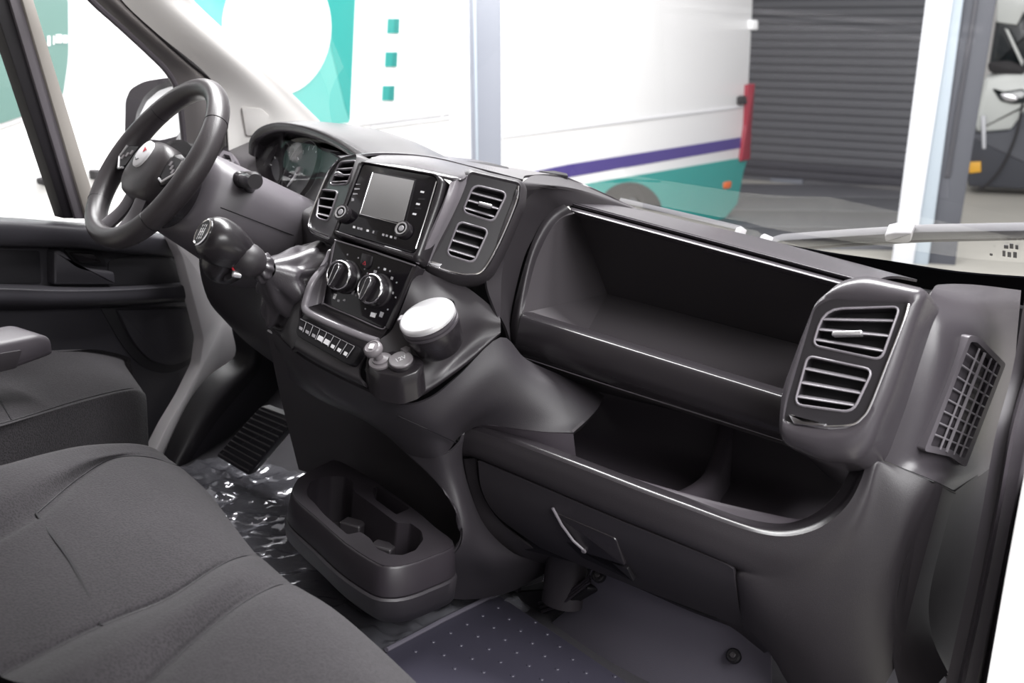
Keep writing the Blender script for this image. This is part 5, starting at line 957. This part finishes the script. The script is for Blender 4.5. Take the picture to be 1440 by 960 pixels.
deco([(820, 259), (1040, 222), (1050, 224), (1045, 240), (1036, 286), (1016, 310), (990, 318), (932, 318), (840, 330)], 'teal', 'teal_skirt')
deco([(884 + 46 * math.cos(t), 300 + 44 * math.sin(t)) for t in (2 * math.pi * k / 32 for k in range(32))], 'tyre', 'wheel_arch', 0.010)
for a, b, nm in (((705, 193), (1044, 150), 'crease'), ((500, 175), (640, 158), 'crease'), ((620, 168), (622, -40), 'door_gap'), ((520, 180), (640, 165), 'crease')):
    MB().tube([VP.P(*a) + VP.n * 0.002, VP.P(*b) + VP.n * 0.002], 0.012, 6).build(nm, 'greyvan', va)
MB().plate(VP, fil([(1047, 119), (1058, 117), (1053, 180), (1051, 224), (1038, 227), (1045, 175)], 2), off=0.03, t=0.08, b=0.01).build('tail_light', 'tail', va)
MB().plate(VP, fil([(1036, 136), (1044, 134), (1045, 146), (1036, 147)], 2), off=0.04, t=0.05, b=0.006).build('hinge', 'tyre', va)
MB().plate(VP, fil([(1052, 28), (1060, 28), (1060, 42), (1052, 42)], 2), off=0.04, t=0.05, b=0.006).build('hinge', 'vanwhite', va)
MB().plate(VP, fil([(1016, 256), (1027, 254), (1026, 264), (1016, 266)], 3), off=0.015, t=0.02, b=0.004).build('side_marker', 'orange', va)
wc = VP.P(884, 306) + VP.n * 0.015
MB().lathe(wc, VP.n, [(0.20, -0.1), (0.23, -0.05), (0.235, -0.01), (0.21, 0.01), (0.16, 0.015), (0.15, 0.0)], 40).build('wheel', 'tyre', va, smooth=40)
MB().lathe(wc, VP.n, [(0.15, 0.0), (0.10, 0.01), (0.05, 0.02)], 24).build('hub_cap', 'greypost', va)
# second vehicle beyond the driver window
V2 = Plane(X(100, 100, -2.3), X(200, 100, -2.3), X(100, 250, -2.3))
v2 = empty('parked_van', V2.P(100, 400), 'white van with green-tinted windows standing beyond the driver window', 'van')
MB().plate(V2, [(-400, -300), (276, -300), (276, 600), (-400, 600)], off=0, t=0.5, b=0.02).build('body', 'vanwhite', v2)
MB().plate(V2, fil([(-300, -100), (97, -100), (98, 80), (89, 142), (40, 166), (0, 180), (-300, 240)], [4, 4, 14, 10, 14, 4, 4]), off=0.012, t=0.012, b=0.003).build('window_frame', 'greyvan', v2)
wg = MB().plate(V2, fil([(-300, -100), (91, -100), (92, 80), (84, 136), (40, 158), (0, 172), (-300, 230)], [4, 4, 14, 10, 14, 4, 4]), off=0.016, t=0.008, b=0).build('side_window', 'ggreen', v2)
for a in ((62, 50, 4, 14), (70, 50, 2, 12), (74, 48, 8, 12), (84, 49, 6, 11)):
    MB().plate(V2, [(a[0], a[1]), (a[0] + a[2], a[1]), (a[0] + a[2], a[1] + a[3]), (a[0], a[1] + a[3])], off=0.018, t=0.002, b=0).build('window_glint', 'print_', v2)  # white plates painting the light seen in the window
for pts in ([(48, 250), (62, 247), (74, 250), (74, 260), (60, 261), (50, 258)], [(122, 238), (140, 238), (142, 250), (124, 252)]):
    MB().plate(V2, fil(pts, 3), off=0.04, t=0.03, b=0.006).build('door_handle', 'tyre', v2)
MB().tube([V2.P(158, 20) + V2.n * 0.002, V2.P(175, 130) + V2.n * 0.002, V2.P(184, 240) + V2.n * 0.002], 0.003, 6).build('door_gap', 'greyvan', v2)
# roller door
rd_ = flat(WM @ Vector((-2390 / FPX, 444 / FPX, 1.0)))
r_0 = CAM + ray(1170, 150) * 12.2
RP = Plane(r_0, r_0 + rd_, r_0 + UX)
ro_ = empty('roller_door', RP.P(1170, 330), 'dark grey roller shutter door behind the delivery van', 'roller door')
def ry(y0, x): return y0 + (0.02 + (y0 - 93) * 0.00035) * (x - 1170)
yv = -34.0; i = 0
while yv < 252:
    hgt = 10.6
    a = [(900, ry(yv, 900)), (1310, ry(yv, 1310)), (1310, ry(yv + hgt, 1310)), (900, ry(yv + hgt, 900))]
    q = [RP.P(*p) for p in a]; nn = RP.n
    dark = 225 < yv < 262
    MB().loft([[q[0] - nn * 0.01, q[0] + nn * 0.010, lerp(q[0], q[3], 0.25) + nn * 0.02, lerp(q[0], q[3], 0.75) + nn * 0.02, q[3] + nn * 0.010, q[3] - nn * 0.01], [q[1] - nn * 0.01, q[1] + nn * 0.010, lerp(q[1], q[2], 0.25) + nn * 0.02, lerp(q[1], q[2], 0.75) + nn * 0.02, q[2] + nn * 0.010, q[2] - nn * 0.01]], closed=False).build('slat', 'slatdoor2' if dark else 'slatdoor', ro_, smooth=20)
    yv += 11.6
MB().plate(RP, [(1085, 250), (1130, 252), (1130, 259), (1085, 257)], off=0.04, t=0.03, b=0.005).build('handle', 'palegrey', ro_)
MB().plate(RP, [(890, -60), (1320, -60), (1320, 262), (890, 256)], off=-0.004, t=0.05, b=0).build('backing', 'slatdoor', ro_)
# added dark plates painting shadow and reflection on the floor before the roller door
GPL = Plane(G0 + UX * 0.01, G0 + GA + UX * 0.01, G0 + GB + UX * 0.01)
for k, (ya, yb) in enumerate(((262, 279), (280, 298), (299, 322), (323, 350))):
    struct(MB().plate(GPL, [(930, ya - 4), (1276 - (ya - 262) * 0.14, ya), (1276 - (yb - 262) * 0.14, yb), (930, yb - 4)], off=0.01, t=0.02, b=0.004).build('floor_shade_%d' % (k + 1), 'slatdoor'))
# post, and an upright added for a reflection
def facing(px, py, dist):
    c = CAM + ray(px, py) * dist; d = flat(CAM - c); return Plane(c, c + UX.cross(d), c + UX)
PP = facing(1320, 150, 7.8)
po = empty('hall_post', PP.P(1310, 380), 'white and grey steel door post in front of the roller door', 'post')
MB().plate(PP, [(1307, -60), (1348, -60), (1340, 0), (1293, 311), (1284, 372), (1253, 372), (1262, 311), (1302, 0)], off=0.0, t=0.15, b=0.004).build('front', 'whitepost', po)
MB().plate(PP, [(1345, -60), (1362, -60), (1355, 0), (1313, 315), (1305, 374), (1283, 372), (1292, 311), (1339, 0)], off=-0.03, t=0.15, b=0.004).build('side_strip', 'bluepost', po)
MB().plate(PP, [(1360, -60), (1410, -60), (1402, 0), (1351, 315), (1343, 378), (1304, 374), (1312, 315), (1354, 0)], off=-0.08, t=0.2, b=0.004).build('back', 'greypost', po)
MB().plate(PP, [(1378, -60), (1384, -60), (1376, 0), (1336, 250), (1328, 250), (1370, 0)], off=-0.06, t=0.05, b=0.004).build('cable_duct', 'slatdoor2', po)
P2 = facing(680, 100, 5.0)
p2_ = empty('reflection_band', P2.P(680, 240), 'pale grey upright added for a reflection band on the windscreen', 'post')
MB().plate(P2, [(658, -80), (704, -80), (705, 250), (712, 548), (668, 548), (664, 250)], off=0, t=0.05, b=0.004).build('front', 'palegrey', p2_)  # added upright standing in for the grey reflection band on the windscreen
MB().plate(P2, [(664, -80), (668, -80), (673, 250), (670, 250)], off=0.003, t=0.01, b=0.001).build('groove', 'bluepost', p2_)
MB().plate(P2, [(628, -80), (660, -80), (665, 250), (669, 548), (640, 548), (634, 250)], off=-0.02, t=0.05, b=0.004).build('side', 'whitepost', p2_)
# parked car at the right
PK = facing(1410, 150, 11.6)
def zk(l): return [(1280 + a / 2.29, b / 2.29) for a, b in l]
pk = empty('parked_car', PK.P(1410, 270), 'white car nose with headlight and yellow plate at the right edge', 'car')
MB().plate(PK, fil(zk([(235, 250), (300, 235), (560, 240), (560, 420), (330, 420), (215, 430), (205, 400)]), [8, 10, 2, 2, 8, 4, 4]), off=0.0, t=1.5, b=0.05).build('bonnet', 'carwhite', pk)
MB().plate(PK, fil(zk([(280, 20), (290, -40), (560, -60), (560, 240), (248, 230)]), [8, 10, 2, 2, 8]), off=-0.3, t=1.2, b=0.05).build('windscreen', 'dglass', pk)
MB().plate(PK, zk([(280, -60), (420, -60), (420, 0), (366, 40), (345, 80), (300, 75), (275, 70)]), off=-0.25, t=0.3, b=0.02).build('roof', 'carwhite', pk)
MB().plate(PK, zk([(303, 90), (316, 95), (366, 200), (360, 216)]), off=-0.2, t=0.1, b=0.01).build('pillar', 'carwhite', pk)
MB().plate(PK, fil(zk([(248, 200), (320, 195), (366, 215), (366, 246), (300, 242), (252, 232)]), 6), off=-0.02, t=0.2, b=0.03).build('wing_mirror', 'tyre', pk)
MB().plate(PK, fil(zk([(262, 282), (300, 295), (366, 285), (400, 330), (330, 336), (290, 326)]), 5), off=0.03, t=0.1, b=0.02).build('headlight', 'dglass', pk)
MB().plate(PK, fil(zk([(286, 300), (325, 300), (352, 318), (330, 328), (300, 322)]), 5), off=0.05, t=0.05, b=0.01).build('lamp', 'silver', pk)
MB().plate(PK, fil(zk([(185, 430), (320, 420), (380, 340), (560, 330), (560, 620), (185, 600)]), 6), off=0.04, t=0.6, b=0.04).build('bumper', 'greypost', pk)
MB().plate(PK, zk([(228, 372), (244, 372), (244, 478), (232, 478)]), off=0.06, t=0.05, b=0.01).build('bumper_trim', 'whitepost', pk)
MB().plate(PK, zk([(190, 520), (228, 518), (228, 552), (190, 556)]), off=0.06, t=0.03, b=0.004).build('plate', 'yellow', pk)
cbl = MB().tube(crom([PK.P(*p, 0.12) for p in zk([(362, 330), (345, 420), (315, 500), (280, 560), (240, 600), (215, 612)])], 6), 0.012, 8).build('charging_cable', 'tyre'); tag(cbl, 'black cable hanging down in front of the white car', 'cable')
# ------------------------------------------------------------------ cab roof and bulkhead (out of view, they shade the cab)
struct(MB().grid([[Vector((x, y, z - 0.05 * (x / 0.8) ** 2)) for x in (-0.86, -0.5, 0.0, 0.5, 0.86)] for y, z in ((-0.28, 1.23), (-0.6, 1.36), (-1.2, 1.40), (-1.75, 1.38))], 4, 4).build('ceiling', 'pillar', None, smooth=60, solid=-0.03))
struct(MB().box(Vector((0, -1.78, 0.66)), Vector((0.86, 0, 0)), Vector((0, 0.02, 0)), Vector((0, 0, 0.68))).build('wall_rear', 'frame'))
